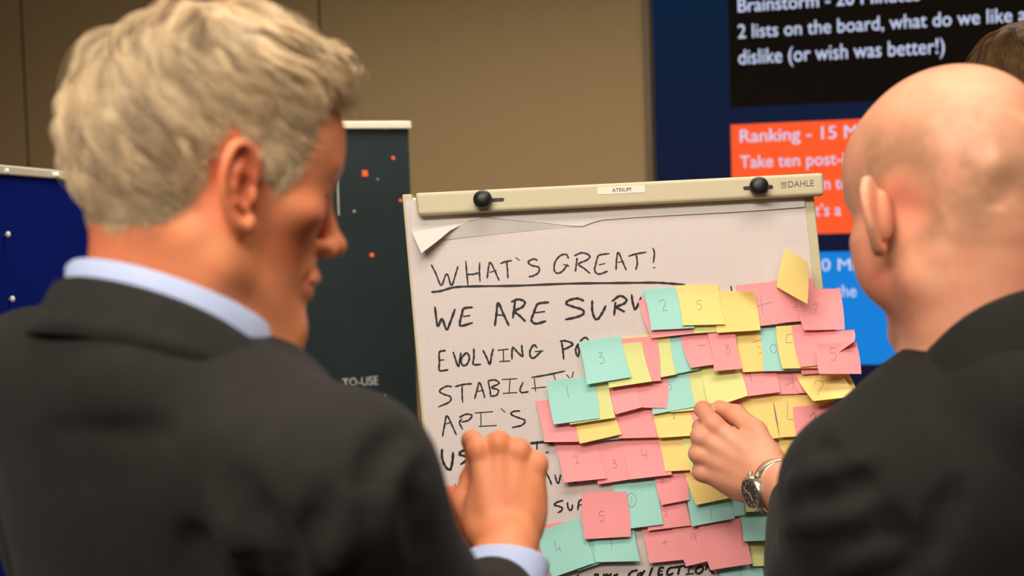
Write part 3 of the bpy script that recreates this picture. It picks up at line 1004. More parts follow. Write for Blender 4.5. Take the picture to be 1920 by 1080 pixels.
# ------------------------------------------------------------------ sculpting: distance fields turned into one continuous mesh
class Field:
    def __init__(self, lo, hi, h):
        self.lo = np.asarray(lo, float)
        self.h = h
        self.n = np.ceil((np.asarray(hi) - self.lo) / h).astype(int) + 1
        self.ax = [(self.lo[i] + h * np.arange(self.n[i])).astype(np.float32) for i in range(3)]
        self.F = np.full(self.n, 1.0, np.float32)

    def _sub(self, c, r):
        a = np.maximum(np.floor((c - r - self.lo) / self.h).astype(int), 0)
        b = np.minimum(np.ceil((c + r - self.lo) / self.h).astype(int) + 1, self.n)
        if np.any(b <= a):
            return None, None
        sl = tuple(slice(a[i], b[i]) for i in range(3))
        X, Y, Z = np.meshgrid(*[self.ax[i][sl[i]] for i in range(3)], indexing='ij')
        return sl, (X, Y, Z)

    def _mix(self, sl, d, k, op):
        f = self.F[sl]
        if op == 'u':
            hh = np.clip(.5 + .5 * (f - d) / k, 0, 1)
            self.F[sl] = f + (d - f) * hh - k * hh * (1 - hh)
        else:
            d = -d
            hh = np.clip(.5 + .5 * (d - f) / k, 0, 1)
            self.F[sl] = f + (d - f) * hh + k * hh * (1 - hh)

    def ell(self, T, c, r, k=.01, op='u', rot=None):
        """ellipsoid centred at c (in the frame T = (R, t, s)) with radii r; rot is an extra 3x3 rotation"""
        R, t, s = T
        r = np.asarray(r, float) * s
        cw = t + R @ (np.asarray(c, float) * s)
        A = R if rot is None else R @ rot
        sl, P = self._sub(cw, np.abs(A) @ r + 2.2 * k + .006)
        if sl is None:
            return
        d = [P[i] - cw[i] for i in range(3)]
        q = [A[0, i] * d[0] + A[1, i] * d[1] + A[2, i] * d[2] for i in range(3)]
        k0 = np.sqrt(sum((q[i] / r[i]) ** 2 for i in range(3))) + 1e-6
        k1 = np.sqrt(sum((q[i] / r[i] ** 2) ** 2 for i in range(3))) + 1e-6
        self._mix(sl, (k0 * (k0 - 1) / k1).astype(np.float32), k, op)

    def cap(self, T, a, b, ra, rb=None, k=.01, op='u'):
        R, t, s = T
        rb = ra if rb is None else rb
        a = t + R @ (np.asarray(a, float) * s)
        b = t + R @ (np.asarray(b, float) * s)
        ra, rb = ra * s, rb * s
        m = max(ra, rb)
        sl, P = self._sub((a + b) / 2, np.abs(b - a) / 2 + m + 2.2 * k + .006)
        if sl is None:
            return
        ab = b - a
        L2 = ab @ ab + 1e-12
        h = np.clip(((P[0] - a[0]) * ab[0] + (P[1] - a[1]) * ab[1] + (P[2] - a[2]) * ab[2]) / L2, 0, 1)
        d = np.sqrt((P[0] - a[0] - h * ab[0]) ** 2 + (P[1] - a[1] - h * ab[1]) ** 2 + (P[2] - a[2] - h * ab[2]) ** 2) - (ra + (rb - ra) * h)
        self._mix(sl, d.astype(np.float32), k, op)

    def chain(self, T, pts, rad, k=.006, op='u'):
        for i in range(len(pts) - 1):
            self.cap(T, pts[i], pts[i + 1], rad[i], rad[i + 1], k, op)

    def surface(self, px, py, d0=.8, d1=2.2):
        """first point of the shape met along a sight line"""
        d = np.arange(d0, d1, self.h * .5)
        P = CAM + d[:, None] * ray(px, py)
        i = np.rint((P - self.lo) / self.h).astype(int)
        ok = ((i >= 0) & (i < self.n)).all(1)
        f = np.full(len(d), 1.0)
        f[ok] = self.F[tuple(i[ok].T)]
        k = np.flatnonzero(f < 0)
        return P[k[0]] if len(k) else None

    def crease(self, pix, r, k=.012, op='s'):
        """a fold pressed into (or raised from) the cloth along a line over its surface"""
        P = [self.surface(*p) for p in catmull([np.array(q, float) for q in pix], 4)]
        P = [p for p in P if p is not None]
        n = len(P)
        if n > 1:
            away = unit(np.mean(P, 0) - CAM)
            P = [p + away * (.0045 if op == 'u' else -.0085) for p in P]
            k = min(k, .012)
            self.chain(WLD, P, [r * (.35 + .65 * math.sin(math.pi * (i + .5) / n)) for i in range(n)], k, op)

    def mesh(self, name, relax=2):
        F, n = self.F, self.n
        I = F < 0
        c = np.zeros(n - 1, np.uint8)
        for dx in (0, 1):
            for dy in (0, 1):
                for dz in (0, 1):
                    c += I[dx:n[0] - 1 + dx, dy:n[1] - 1 + dy, dz:n[2] - 1 + dz]
        act = (c > 0) & (c < 8)
        cells = np.argwhere(act)
        idx = np.full(n - 1, -1, np.int32)
        idx[act] = np.arange(len(cells))
        S, Wt = np.zeros((len(cells), 3)), np.zeros(len(cells))
        corners = [(x, y, z) for x in (0, 1) for y in (0, 1) for z in (0, 1)]
        val = {q: F[cells[:, 0] + q[0], cells[:, 1] + q[1], cells[:, 2] + q[2]].astype(float) for q in corners}
        for q in corners:
            for ax in range(3):
                if q[ax] == 0:
                    e = list(q); e[ax] = 1; e = tuple(e)
                    a, b = val[q], val[e]
                    m = (a < 0) != (b < 0)
                    t = a[m] / (a[m] - b[m])
                    p = np.tile(np.array(q, float), (m.sum(), 1))
                    p[:, ax] += t
                    S[m] += p
                    Wt[m] += 1
        V = self.lo + self.h * (cells + S / Wt[:, None])
        Q = []
        for ax in range(3):
            o1, o2 = (ax + 1) % 3, (ax + 2) % 3
            sl0 = [slice(None)] * 3; sl1 = [slice(None)] * 3
            sl0[ax] = slice(0, n[ax] - 1); sl1[ax] = slice(1, n[ax])
            a, b = I[tuple(sl0)], I[tuple(sl1)]
            e = np.argwhere(a != b)
            ok = (e[:, o1] > 0) & (e[:, o2] > 0) & (e[:, o1] < n[o1] - 1) & (e[:, o2] < n[o2] - 1)
            e = e[ok]
            s = a[tuple(e.T)]
            def at(d1, d2):
                g = e.copy(); g[:, o1] -= d1; g[:, o2] -= d2
                return idx[tuple(g.T)]
            q = np.stack([at(1, 1), at(0, 1), at(0, 0), at(1, 0)], 1)
            q[~s] = q[~s][:, ::-1]
            Q.append(q)
        Q = np.concatenate(Q)
        Q = Q[(Q >= 0).all(1)]
        # a few rounds of even smoothing take the lattice out of the surface
        E = np.concatenate([Q[:, [0, 1]], Q[:, [1, 2]], Q[:, [2, 3]], Q[:, [3, 0]]])
        for it in range(relax):
            for lam in (.5, -.52):
                acc, cnt = np.zeros_like(V), np.zeros(len(V))
                for x, y in ((0, 1), (1, 0)):
                    for j in range(3):
                        acc[:, j] += np.bincount(E[:, x], V[E[:, y], j], len(V))
                    cnt += np.bincount(E[:, x], minlength=len(V))
                V = V + lam * (acc / np.maximum(cnt, 1)[:, None] - V)
        return V, Q


def np_mesh(name, V, Q):
    me = bpy.data.meshes.new(name)
    me.vertices.add(len(V))
    me.vertices.foreach_set('co', np.asarray(V, np.float32).ravel())
    me.loops.add(Q.size)
    me.loops.foreach_set('vertex_index', Q.astype(np.int32).ravel())
    me.polygons.add(len(Q))
    me.polygons.foreach_set('loop_start', np.arange(0, Q.size, 4, dtype=np.int32))
    me.update(calc_edges=True)
    me.polygons.foreach_set('use_smooth', np.ones(len(Q), bool))
    return me


def attr(me, name, vals, kind='FLOAT', dom='POINT'):
    a = me.attributes.new(name, kind, dom)
    a.data.foreach_set('value', np.asarray(vals, np.float32))


WLD = (np.eye(3), np.zeros(3), 1.0)


def head_frame(C, yaw, pitch, roll=0.0, s=1.0):
    """yaw: degrees from straight away (+y) towards the right; pitch: degrees of looking down"""
    y, p, r = map(math.radians, (yaw, pitch, roll))
    f0 = np.array((math.sin(y), math.cos(y), 0.0))
    rt = np.array((math.cos(y), -math.sin(y), 0.0))
    f = f0 * math.cos(p) - Z3 * math.sin(p)
    u = np.cross(rt, f)
    rt2 = rt * math.cos(r) - u * math.sin(r)
    u2 = rt * math.sin(r) + u * math.cos(r)
    return (np.stack([rt2, f, u2], 1), np.asarray(C, float), s)


EAR_RIM = [(7, -3, 1), (3, 10, 1), (6, 22, 2), (15, 30, 2), (25, 29, 2), (32, 19, 2), (34, 6, 1), (32, -8, 0), (26, -19, 0), (18, -27, 0), (10, -29, 0), (5, -22, 0)]
EAR_R = [2.6, 3.0, 3.0, 3.2, 3.4, 3.4, 3.2, 3.0, 3.2, 4.6, 5.2, 3.6]


def ear(Fd, T, side, flare=24, tilt=10, x=.0745, y=.012, z=.0):
    R, t, s = T
    fl, tl = math.radians(flare), math.radians(tilt)
    ev = np.array((side * math.sin(fl), -math.cos(fl), 0))
    up = np.array((0, -math.sin(tl), math.cos(tl)))
    ev = unit(ev - up * (ev @ up))
    en = np.cross(up, ev) if side < 0 else np.cross(ev, up)
    if en[0] * side < 0:
        en = -en
    o = np.array((side * x, y, z))
    mm = lambda a, b, n: o + (a * ev + b * up + n * en) * .001
    rot = np.stack([ev, up, en], 1)
    Fd.ell(T, mm(18, 3, -1.5), (.0160, .0275, .0034), .003, 'u', rot)
    Fd.ell(T, mm(9, 0, -6), (.010, .022, .007), .005, 'u', rot)
    rim = catmull([np.array(p, float) for p in EAR_RIM], 3)
    rr = np.interp(np.linspace(0, len(EAR_R) - 1, len(rim)), range(len(EAR_R)), EAR_R)
    Fd.chain(T, [mm(*p) for p in rim], [r * .001 for r in rr], .0025)
    Fd.ell(T, mm(13, -4, 5.0), (.0092, .0130, .0085), .003, 's', rot)
    Fd.ell(T, mm(20, 19, 4), (.0065, .0075, .0042), .003, 's', rot)
    Fd.chain(T, [mm(17, 17, 1), mm(23, 10, 1.5), mm(25, 0, 1.5), mm(22, -11, 1), mm(14, -16, 1)], [.0022, .0028, .0028, .0028, .0028], .003)
    Fd.ell(T, mm(5, -6, 1.5), (.0036, .0060, .0032), .003, 'u', rot)


def head(Fd, T, ears=(1, -1), jaw=1.0, heavy=0.0, flare=24, ear_out=0.0):
    """a man's head; origin midway between the ear canals, x right, y forward, z up (metres)"""
    k = .022
    Fd.ell(T, (0, -.004, .043), (.0755, .0985, .083), k)
    Fd.ell(T, (0, .034, .046), (.061, .060, .056), k)
    Fd.ell(T, (0, -.048, .018), (.060, .052, .058), k)
    Fd.ell(T, (0, .040, -.010), (.0605, .050, .062), k)
    Fd.ell(T, (0, .040, -.060), (.0505 * jaw, .048, .042), .018)
    for s in (1, -1):
        Fd.cap(T, (s * .053 * jaw, .004, -.058), (s * .018, .078, -.090), .015 + heavy, .013, .016)
        Fd.cap(T, (s * .051, .004, -.010), (s * .050 * jaw, .006, -.056), .014, .014, .018)
        Fd.cap(T, (s * .043, -.002, -.035), (s * .034, .010, -.096), .020, .024, .026)
        Fd.ell(T, (s * .047, .056, -.006), (.017, .020, .013), .014)
        Fd.cap(T, (s * .038, .074, .037), (s * .006, .0855, .037), .0095, .0115, .010)
    Fd.ell(T, (0, .081, -.091), (.020, .014, .014), .012)
    Fd.ell(T, (0, .074, -.052), (.029, .025, .026), .014)
    # eyes: sockets, then the closed down-looking lids
    for s in (1, -1):
        Fd.ell(T, (s * .033, .094, .016), (.018, .014, .0125), .010, 's')
        Fd.ell(T, (s * .032, .0730, .016), (.0140, .0125, .0120), .004)
        Fd.cap(T, (s * .018, .0845, .0115), (s * .044, .0775, .0115), .0012, .0012, .002, 's')
    # nose
    Fd.cap(T, (0, .0845, .026), (0, .1085, -.017), .0068, .0085, .010)
    Fd.ell(T, (0, .1115, -.021), (.0105, .0105, .0095), .006)
    for s in (1, -1):
        Fd.ell(T, (s * .0115, .0995, -.0265), (.0075, .0110, .0080), .005)
        Fd.ell(T, (s * .0060, .1020, -.0345), (.0032, .0055, .0030), .003, 's')
    # mouth
    Fd.cap(T, (-.021, .0885, -.0525), (0, .0985, -.0495), .0050, .0062, .006)
    Fd.cap(T, (.021, .0885, -.0525), (0, .0985, -.0495), .0050, .0062, .006)
    Fd.cap(T, (-.017, .0885, -.0635), (.017, .0885, -.0635), .0055, .0055, .006)
    Fd.cap(T, (0, .0955, -.0635), (0, .0950, -.0635), .0062, .0062, .007)
    for s in (1, -1):
        Fd.cap(T, (s * .0245, .0885, -.0570), (0, .1045, -.0570), .0013, .0011, .003, 's')
        Fd.cap(T, (s * .017, .100, -.030), (s * .031, .083, -.056), .0016, .0016, .006, 's')
    Fd.ell(T, (0, .1015, -.0775), (.017, .006, .006), .006, 's')
    for e in ears:
        ear(Fd, T, e, flare, x=.0745 + ear_out)


def neck(Fd, T, base, r0=.052, r1=.060, cords=True):
    R, t, s = T
    top = t + R @ (np.array((0, -.030, -.030)) * s)
    Fd.cap(WLD, top, base, r0 * s, r1, .03)
    thr = t + R @ (np.array((0, .030, -.085)) * s)
    Fd.cap(WLD, thr, base + (thr - top) * .45 - Z3 * .02, .026 * s, .034, .03)
    if cords:
        for sd in (1, -1):
            a = t + R @ (np.array((sd * .050, -.022, -.045)) * s)
            b = base + R @ np.array((sd * .016, .050, 0)) - Z3 * .02
            Fd.cap(WLD, a, b, .009 * s, .011, .016)


def hand(Fd, wrist, along, dorsal, side, flex, spread=(10, 3, -4, -11), thumb=None, s=1.0, arm=None):
    """side = +1 for a right hand (thumb to the left of 'along' when the back of the hand faces you); returns the frame"""
    ey = unit(along)
    ez = unit(np.asarray(dorsal) - ey * (np.asarray(dorsal) @ ey))
    ex = np.cross(ey, ez)                    # to the right of along when the back of the hand faces the viewer
    tx = -ex * side                          # towards the thumb
    T = (np.stack([tx, ey, ez], 1), np.asarray(wrist, float), s)
    MC = [(.028, .092, .002), (.009, .097, .006), (-.010, .091, .004), (-.027, .080, -.002)]
    LN = [(.044, .026, .022), (.049, .030, .023), (.045, .028, .022), (.036, .021, .020)]
    RD = [(.0102, .0092, .0084, .0072), (.0105, .0095, .0086, .0074), (.0100, .0090, .0082, .0070), (.0090, .0080, .0072, .0062)]
    Fd.ell(T, (0, .004, -.004), (.027, .024, .019), .010)
    Fd.ell(T, (0, .048, -.008), (.036, .048, .0150), .010)
    Fd.ell(T, (.024, .032, -.014), (.015, .030, .013), .010)
    Fd.ell(T, (-.025, .038, -.013), (.012, .032, .013), .010)
    tips = []
    for i in range(4):
        m = np.array(MC[i])
        Fd.cap(T, (m[0] * .45, .012, -.001), m - (0, 0, .002), .010, .0105, .009)
        Fd.ell(T, m + (0, -.002, .001), (.0105, .0115, .0105), .005)
        sp = math.radians(spread[i])
        d0 = np.array((math.sin(sp), math.cos(sp), 0))
        a = 0.0
        p = m.copy() - (0, 0, .002)
        pts = [p]
        for j in range(3):
            a += math.radians(flex[i][j])
            d = d0 * math.cos(a) - np.array((0, 0, 1.0)) * math.sin(a)
            p = p + d * LN[i][j]
            pts.append(p)
        Fd.chain(T, pts, RD[i], .0028)
        for j in (1, 2):
            Fd.ell(T, pts[j], (RD[i][j] * 1.08,) * 3, .003)
        tips.append((pts, d))
    if thumb is None:
        thumb = [(.022, .018, -.010), (.046, .046, -.024), (.056, .074, -.034), (.054, .098, -.040)]
    Fd.chain(T, thumb, (.0150, .0120, .0108, .0085), .006)
    if arm is not None:
        Fd.cap(WLD, T[1], np.asarray(arm, float), .0255 * s, .036 * s, .012)
    return T, tips, thumb


def sweep(name, rings, closed=False):
    """rings: list of equally long closed point loops"""
    V = [p for r in rings for p in r]
    m, n = len(rings[0]), len(rings)
    Fc = []
    for i in range(n if closed else n - 1):
        for k in range(m):
            a, b = i * m, ((i + 1) % n) * m
            Fc.append((a + k, a + (k + 1) % m, b + (k + 1) % m, b + k))
    if not closed:
        Fc.append(tuple(range(m))[::-1])
        Fc.append(tuple((n - 1) * m + k for k in range(m)))
    me = pymesh(name, V, Fc)
    bm = bmesh.new(); bm.from_mesh(me); bmesh.ops.recalc_face_normals(bm, faces=bm.faces); bm.to_mesh(me); bm.free()
    return me


def vnoise(P, scale, seed=0):
    """smooth value noise at points P (n,3), in -1..1"""
    r = np.random.default_rng(seed)
    tab = r.uniform(-1, 1, (32, 32, 32))
    q = P * scale
    i = np.floor(q).astype(int)
    f = q - i
    f = f * f * (3 - 2 * f)
    out = 0
    for dx in (0, 1):
        for dy in (0, 1):
            for dz in (0, 1):
                w = (f[:, 0] if dx else 1 - f[:, 0]) * (f[:, 1] if dy else 1 - f[:, 1]) * (f[:, 2] if dz else 1 - f[:, 2])
                out = out + w * tab[(i[:, 0] + dx) % 32, (i[:, 1] + dy) % 32, (i[:, 2] + dz) % 32]
    return out
# ------------------------------------------------------------------ materials of people and clothes
def skin_mat(name, rgb, flush, stubble=None):
    m = mat(name, rgb, 0.48, spec=0.35, sss=0.12)
    nt = m.node_tree
    b = nt.nodes['Principled BSDF']
    tc = nt.nodes.new('ShaderNodeTexCoord')
    n = nt.nodes.new('ShaderNodeTexNoise')
    n.inputs['Scale'].default_value = 38
    n.inputs['Detail'].default_value = 4
    nt.links.new(tc.outputs['Object'], n.inputs['Vector'])
    mr = nt.nodes.new('ShaderNodeMapRange')
    mr.inputs[1].default_value, mr.inputs[2].default_value, mr.inputs[3].default_value, mr.inputs[4].default_value = .35, .7, 0, .30
    nt.links.new(n.outputs['Fac'], mr.inputs[0])
    at = nt.nodes.new('ShaderNodeAttribute')
    at.attribute_name = 'flush'
    ad = nt.nodes.new('ShaderNodeMath'); ad.operation = 'ADD'; ad.use_clamp = True
    nt.links.new(mr.outputs[0], ad.inputs[0]); nt.links.new(at.outputs['Fac'], ad.inputs[1])
    mx = nt.nodes.new('ShaderNodeMix'); mx.data_type = 'RGBA'
    mx.inputs[6].default_value = s2l(rgb); mx.inputs[7].default_value = s2l(flush)
    nt.links.new(ad.outputs[0], mx.inputs[0])
    out = mx.outputs[2]
    if stubble:
        at2 = nt.nodes.new('ShaderNodeAttribute'); at2.attribute_name = 'stubble'
        mx2 = nt.nodes.new('ShaderNodeMix'); mx2.data_type = 'RGBA'
        mx2.inputs[7].default_value = s2l(stubble)
        nt.links.new(at2.outputs['Fac'], mx2.inputs[0]); nt.links.new(out, mx2.inputs[6])
        out = mx2.outputs[2]
    nt.links.new(out, b.inputs['Base Color'])
    n2 = nt.nodes.new('ShaderNodeTexNoise'); n2.inputs['Scale'].default_value = 420
    nt.links.new(tc.outputs['Object'], n2.inputs['Vector'])
    bp = nt.nodes.new('ShaderNodeBump'); bp.inputs['Strength'].default_value = .12; bp.inputs['Distance'].default_value = .001
    nt.links.new(n2.outputs['Fac'], bp.inputs['Height']); nt.links.new(bp.outputs[0], b.inputs['Normal'])
    return m


def cloth_mat(name, rgb, rough=0.85, sheen=0.04, var=0.12):
    m = mat(name, rgb, rough, spec=0.25, noise=(60, var), bump=(900, .35), sheen=sheen)
    return m


def hair_mat(name, dark, light, rough=.42, spec=.35):
    m = bpy.data.materials.new(name)
    m.use_nodes = True
    nt = m.node_tree
    b = nt.nodes['Principled BSDF']
    at = nt.nodes.new('ShaderNodeAttribute'); at.attribute_name = 'tone'
    rp = nt.nodes.new('ShaderNodeValToRGB')
    rp.color_ramp.elements[0].color = s2l(dark); rp.color_ramp.elements[1].color = s2l(light)
    nt.links.new(at.outputs['Fac'], rp.inputs[0]); nt.links.new(rp.outputs[0], b.inputs['Base Color'])
    b.inputs['Roughness'].default_value = rough
    b.inputs['Specular IOR Level'].default_value = spec
    return m


M['skin_tan'] = skin_mat('skin_tanned', (238, 153, 106), (216, 106, 72))
M['skin_pale'] = skin_mat('skin_pale', (232, 166, 132), (214, 116, 90), (172, 128, 96))
M['skin_other'] = skin_mat('skin_other', (212, 150, 118), (200, 112, 86))
M['hair_grey'] = hair_mat('grey_blond_hair', (116, 90, 68), (244, 218, 174))
M['hair_brown'] = hair_mat('dark_brown_hair', (34, 23, 13), (108, 78, 42), .6, .12)
M['suit_charcoal'] = cloth_mat('charcoal_wool', (32, 30, 26))
M['suit_black'] = cloth_mat('black_wool', (26, 24, 20))
M['suit_navy'] = cloth_mat('dark_cloth', (36, 36, 42))
M['shirt_blue'] = cloth_mat('pale_blue_cotton', (188, 202, 236), 0.8, 0.05, .03)
M['shoe'] = mat('black_leather', (18, 16, 15), 0.35)
M['brow'] = mat('greying_brow', (120, 92, 66), 0.8)
M['steel'] = mat('watch_steel', (196, 188, 170), 0.25, metal=0.9)
M['dial'] = mat('watch_dial', (16, 16, 15), 0.35)
M['dial_mark'] = mat('watch_marks', (200, 178, 120), 0.4)
M['strap'] = mat('watch_strap', (60, 46, 34), 0.6)


def flush_of(V, spots, width=.02):
    f = np.zeros(len(V))
    for p, a, w in spots:
        d = np.linalg.norm(V - p, axis=1)
        f = np.maximum(f, a * np.exp(-(d / w) ** 2))
    return f


def make_hair(name, parent, mt, strands, tone, radius):
    """strands (n, k, 3) as one hair-curves object"""
    n, k = strands.shape[:2]
    hc = bpy.data.hair_curves.new(name)
    hc.add_curves([k] * n)
    hc.attributes['position'].data.foreach_set('vector', strands.reshape(-1).astype(np.float32))
    a = hc.attributes.get('radius') or hc.attributes.new('radius', 'FLOAT', 'POINT')
    prof = np.linspace(1.0, .45, k)
    a.data.foreach_set('value', np.tile(prof * radius, n).astype(np.float32))
    t = hc.attributes.new('tone', 'FLOAT', 'POINT')
    t.data.foreach_set('value', tone.reshape(-1).astype(np.float32))
    hc.materials.append(mt)
    o = bpy.data.objects.new(name, hc)
    COL.objects.link(o)
    o.parent = parent
    o.matrix_parent_inverse = parent.matrix_world.inverted()
    return o


def loc(T, P):
    R, t, s = T
    return t + (np.asarray(P, float) * s) @ R.T


def unloc(T, P):
    R, t, s = T
    return ((np.asarray(P, float) - t) @ R) / s


def garment(name, parent, mt, F_, amp=.004, scale=9.0, seed=1, relax=3):
    V, Q = F_.mesh(name, relax)
    me = np_mesh(name, V, Q)
    nr = np.zeros(len(V) * 3, np.float32)
    me.vertices.foreach_get('normal', nr)
    nr = nr.reshape(-1, 3)
    d = amp * vnoise(V * (1, 1, .55), scale, seed) + amp * .4 * vnoise(V, scale * 2.6, seed + 1)
    V = V + nr * d[:, None]
    me.vertices.foreach_set('co', V.astype(np.float32).ravel())
    me.update()
    return link(name, me, mt, parent)


def collar_rings(cx, tr, tf, prof, drop, span, rx, ry, n=36, end_drop=0.0, power=1.0):
    """prof: closed loop of (radial offset, height); ring swept around the back of the neck"""
    rings = []
    for i in range(n + 1):
        ph = math.radians(-span + 2 * span * i / n)
        out = tr * math.sin(ph) - tf * math.cos(ph)
        z = -drop * ((1 - math.cos(ph)) / 2) ** power - end_drop * (abs(ph) / math.radians(span)) ** 4
        base = cx + tr * math.sin(ph) * rx - tf * math.cos(ph) * ry + Z3 * z
        rings.append([base + out * r + Z3 * h for r, h in prof])
    return rings


def legs(parent, mt, hip, tr, tf, hipz):
    F_ = Field(hip - .32, hip + .32, .012)
    F_ = Field((hip[0] - .34, hip[1] - .34, 0.03), (hip[0] + .34, hip[1] + .34, hipz + .16), .012)
    F_.ell(WLD, np.array((hip[0], hip[1], hipz)), (.160, .112, .12), .04)
    for s in (1, -1):
        a = np.array((hip[0], hip[1], hipz - .04)) + tr * .09 * s
        kn = np.array((*(hip + tr * .105 * s + tf * .015)[:2], .50))
        an = np.array((*(hip + tr * .115 * s)[:2], .085))
        F_.cap(WLD, a, kn, .092, .066, .04)
        F_.cap(WLD, kn, an, .066, .056, .02)
    garment('trousers', parent, mt, F_, .004, 8, 5)
    for s in (1, -1):
        p = np.array((*(hip + tr * .115 * s + tf * .02)[:2], 0.0))
        G = Field(p - (.2, .2, .0) + (0, 0, -.01), p + (.2, .2, .16), .006)
        T = (np.stack([tr, tf, Z3], 1), p, 1.0)
        G.ell(T, (0, .075, .034), (.046, .115, .034), .015)
        G.ell(T, (0, -.035, .045), (.037, .05, .045), .015)
        G.ell(T, (0, -.02, .085), (.038, .045, .04), .02)
        G.F = np.maximum(G.F, (.001 - G.ax[2])[None, None, :].astype(np.float32))
        V, Q = G.mesh('shoe', 1)
        V[:, 2] = np.maximum(V[:, 2], 0.0)
        link('shoe', np_mesh('shoe', V, Q), M['shoe'], parent)


# ------------------------------------------------------------------ the grey-haired man at the left
def left_man():
    HT = head_frame(W(392, 352, 1.07), 60, 15, 0, 0.97)
    hr, hf, hu = HT[0].T
    ty = math.radians(40)
    tf = np.array((math.sin(ty), math.cos(ty), 0.0))
    tr = np.array((math.cos(ty), -math.sin(ty), 0.0))
    NB = W(300, 585, 1.08)                    # base of the neck
    root = empty('person', (NB[0] - .02, NB[1] + .02, 0), 'grey-haired man in charcoal suit and pale blue shirt, head bowed to the right', 'person')
    SR, SL = NB + tr * .196 - Z3 * .117, NB - tr * .175 - Z3 * .070
    ER = W(830, 1330, 1.10)
    WR = W(940, 1092, 1.35)
    EL = SL + np.array((.02, .12, -.29))
    WL = W(680, 1030, 1.50)
    # body: head, neck, chest, arms and hands in one surface
    lo = np.array((min(SL[0], EL[0]) - .10, .80, min(ER[2], EL[2]) - .08))
    hi = np.array((.16, 1.66, HT[1][2] + .16))
    F_ = Field(lo, hi, .0022)
    head(F_, HT)
    neck(F_, HT, NB - Z3 * .01, .053, .057)
    T0 = (np.stack([tr, tf, Z3], 1), NB, 1.0)
    F_.ell(T0, (0, .03, -.13), (.12, .075, .13), .05)
    for s, e, w in ((SR, ER, WR), (SL, EL, WL)):
        F_.cap(WLD, NB - Z3 * .08, s, .05, .042, .03)
        F_.cap(WLD, s, e, .034, .031, .02)
        F_.cap(WLD, e, w, .031, .0255, .015)
    # right hand: back to the camera, knuckles up, fingers closing away
    along = W(952, 880, 1.40) - W(952, 1030, 1.37)
    RT, tips, th = hand(F_, W(952, 1026, 1.37), along, -CF + .30 * CU + .10 * CR, 1,
                        [(64, 104, 58), (86, 95, 55), (92, 92, 55), (94, 88, 52)], spread=(9, 2, -3, -8), arm=WR, s=1.06,
                        thumb=[(.022, .018, -.012), (.038, .050, -.034), (.030, .076, -.052), (.012, .092, -.058)])
    # left hand: comes in from behind the sleeve, its fingers around the right fist
    LT, tipl, tl = hand(F_, W(720, 1000, 1.45), CR * .95 + CU * .14 + CF * .10, -CF + .2 * CU, -1,
                        [(74, 60, 45), (76, 60, 45), (78, 62, 45), (80, 62, 45)], spread=(16, 5, -6, -16), arm=WL, s=.96)
    V, Q = F_.mesh('body', 2)
    me = np_mesh('body', V, Q)
    earc = loc(HT, [(.082, -.006, .004), (-.082, -.006, .004), (0, .112, -.022), (.045, .062, -.02), (0, .07, .06)])
    sp = [(earc[0], .75, .030), (earc[1], .75, .03), (earc[2], .3, .02), (earc[3], .5, .03), (earc[4], .15, .04), (NB - tf * .05 + Z3 * .06, .4, .05)]
    for pts, d in tips:
        sp.append((loc(RT, pts[0]), .35, .013))
    for pts, d in tipl:
        sp += [(loc(LT, pts[0]), .9, .03)]
    attr(me, 'flush', flush_of(V, sp))
    body = link('body', me, M['skin_tan'], root)
    # brow and lashes of the visible side
    for s in (1, -1):
        P = [loc(HT, p) for p in ((s * .014, .0945, .036), (s * .030, .0900, .041), (s * .046, .0790, .036))]
        link('eyebrow', tube_mesh('eyebrow', catmull(P, 5), [.0026] * 3 + [.0034] * 5 + [.002] * 3, 8), M['brow'], root, True)

    # jacket
    J = Field((lo[0] - .06, .72, .76), (.10, 1.62, NB[2] + .10), .0055)
    J.ell(T0, (0, .035, -.28), (.185, .118, .27), .06)
    J.ell(T0, (0, .02, -.16), (.165, .098, .13), .06)
    J.cap(WLD, NB - Z3 * .062, SR + Z3 * .008, .055, .056, .05)
    J.cap(WLD, NB - Z3 * .062, SL + Z3 * .008, .055, .056, .05)
    J.ell(T0, (0, -.040, -.10), (.15, .062, .09), .05)
    J.cap(T0, (-.05, -.055, -.045), (.05, -.055, -.042), .054, .054, .035)
    J.ell(T0, (0, .035, -.50), (.182, .122, .16), .06)
    J.ell(T0, (0, .03, -.60), (.188, .132, .13), .05)
    for s, e, w in ((SR, ER, WR), (SL, EL, WL)):
        J.cap(WLD, s, s + (e - s) * .5, .066, .062, .028)
        J.cap(WLD, s + (e - s) * .5, e, .062, .056, .02)
        we = e + (w - e) * (1 - .056 / np.linalg.norm(w - e))
        J.cap(WLD, e, we, .056, .0445, .02)
    # creases at the armhole, the elbow and across the back
    J.crease([(775, 800), (728, 840), (700, 900), (694, 990)], .007, .020)
    J.crease([(433, 900), (480, 970), (520, 1040), (545, 1110)], .009, .022)
    J.crease([(400, 930), (440, 1000), (470, 1060)], .007, .022, 'u')
    J.crease([(611, 915), (596, 980), (580, 1050)], .008, .022)
    J.crease([(655, 940), (640, 1010), (630, 1070)], .007, .022, 'u')
    J.crease([(340, 1000), (365, 1040), (385, 1090)], .007, .020)
    J.crease([(90, 810), (200, 818), (300, 808)], .004, .024)
    J.crease([(805, 880), (790, 960), (800, 1050)], .006, .020)
    # hollow for the neck and open cuff ends
    J.cap(WLD, NB - Z3 * .03, NB + Z3 * .12 + tf * .03, .058, .062, .010, 's')
    jk = garment('jacket', root, M['suit_charcoal'], J, .0035, 9, 3)
    CC = W(322, 537, 1.063)
    prof = [(.000, .010), (.004, .012), (.010, .010), (.018, -.004), (.026, -.015), (.031, -.025), (.027, -.028), (.014, -.020), (.002, -.016), (-.001, .0)]
    me = sweep('collar', collar_rings(CC, tr, tf, prof, .074, 128, .0765, .075, end_drop=.03))
    link('collar', me, M['suit_charcoal'], jk, True)
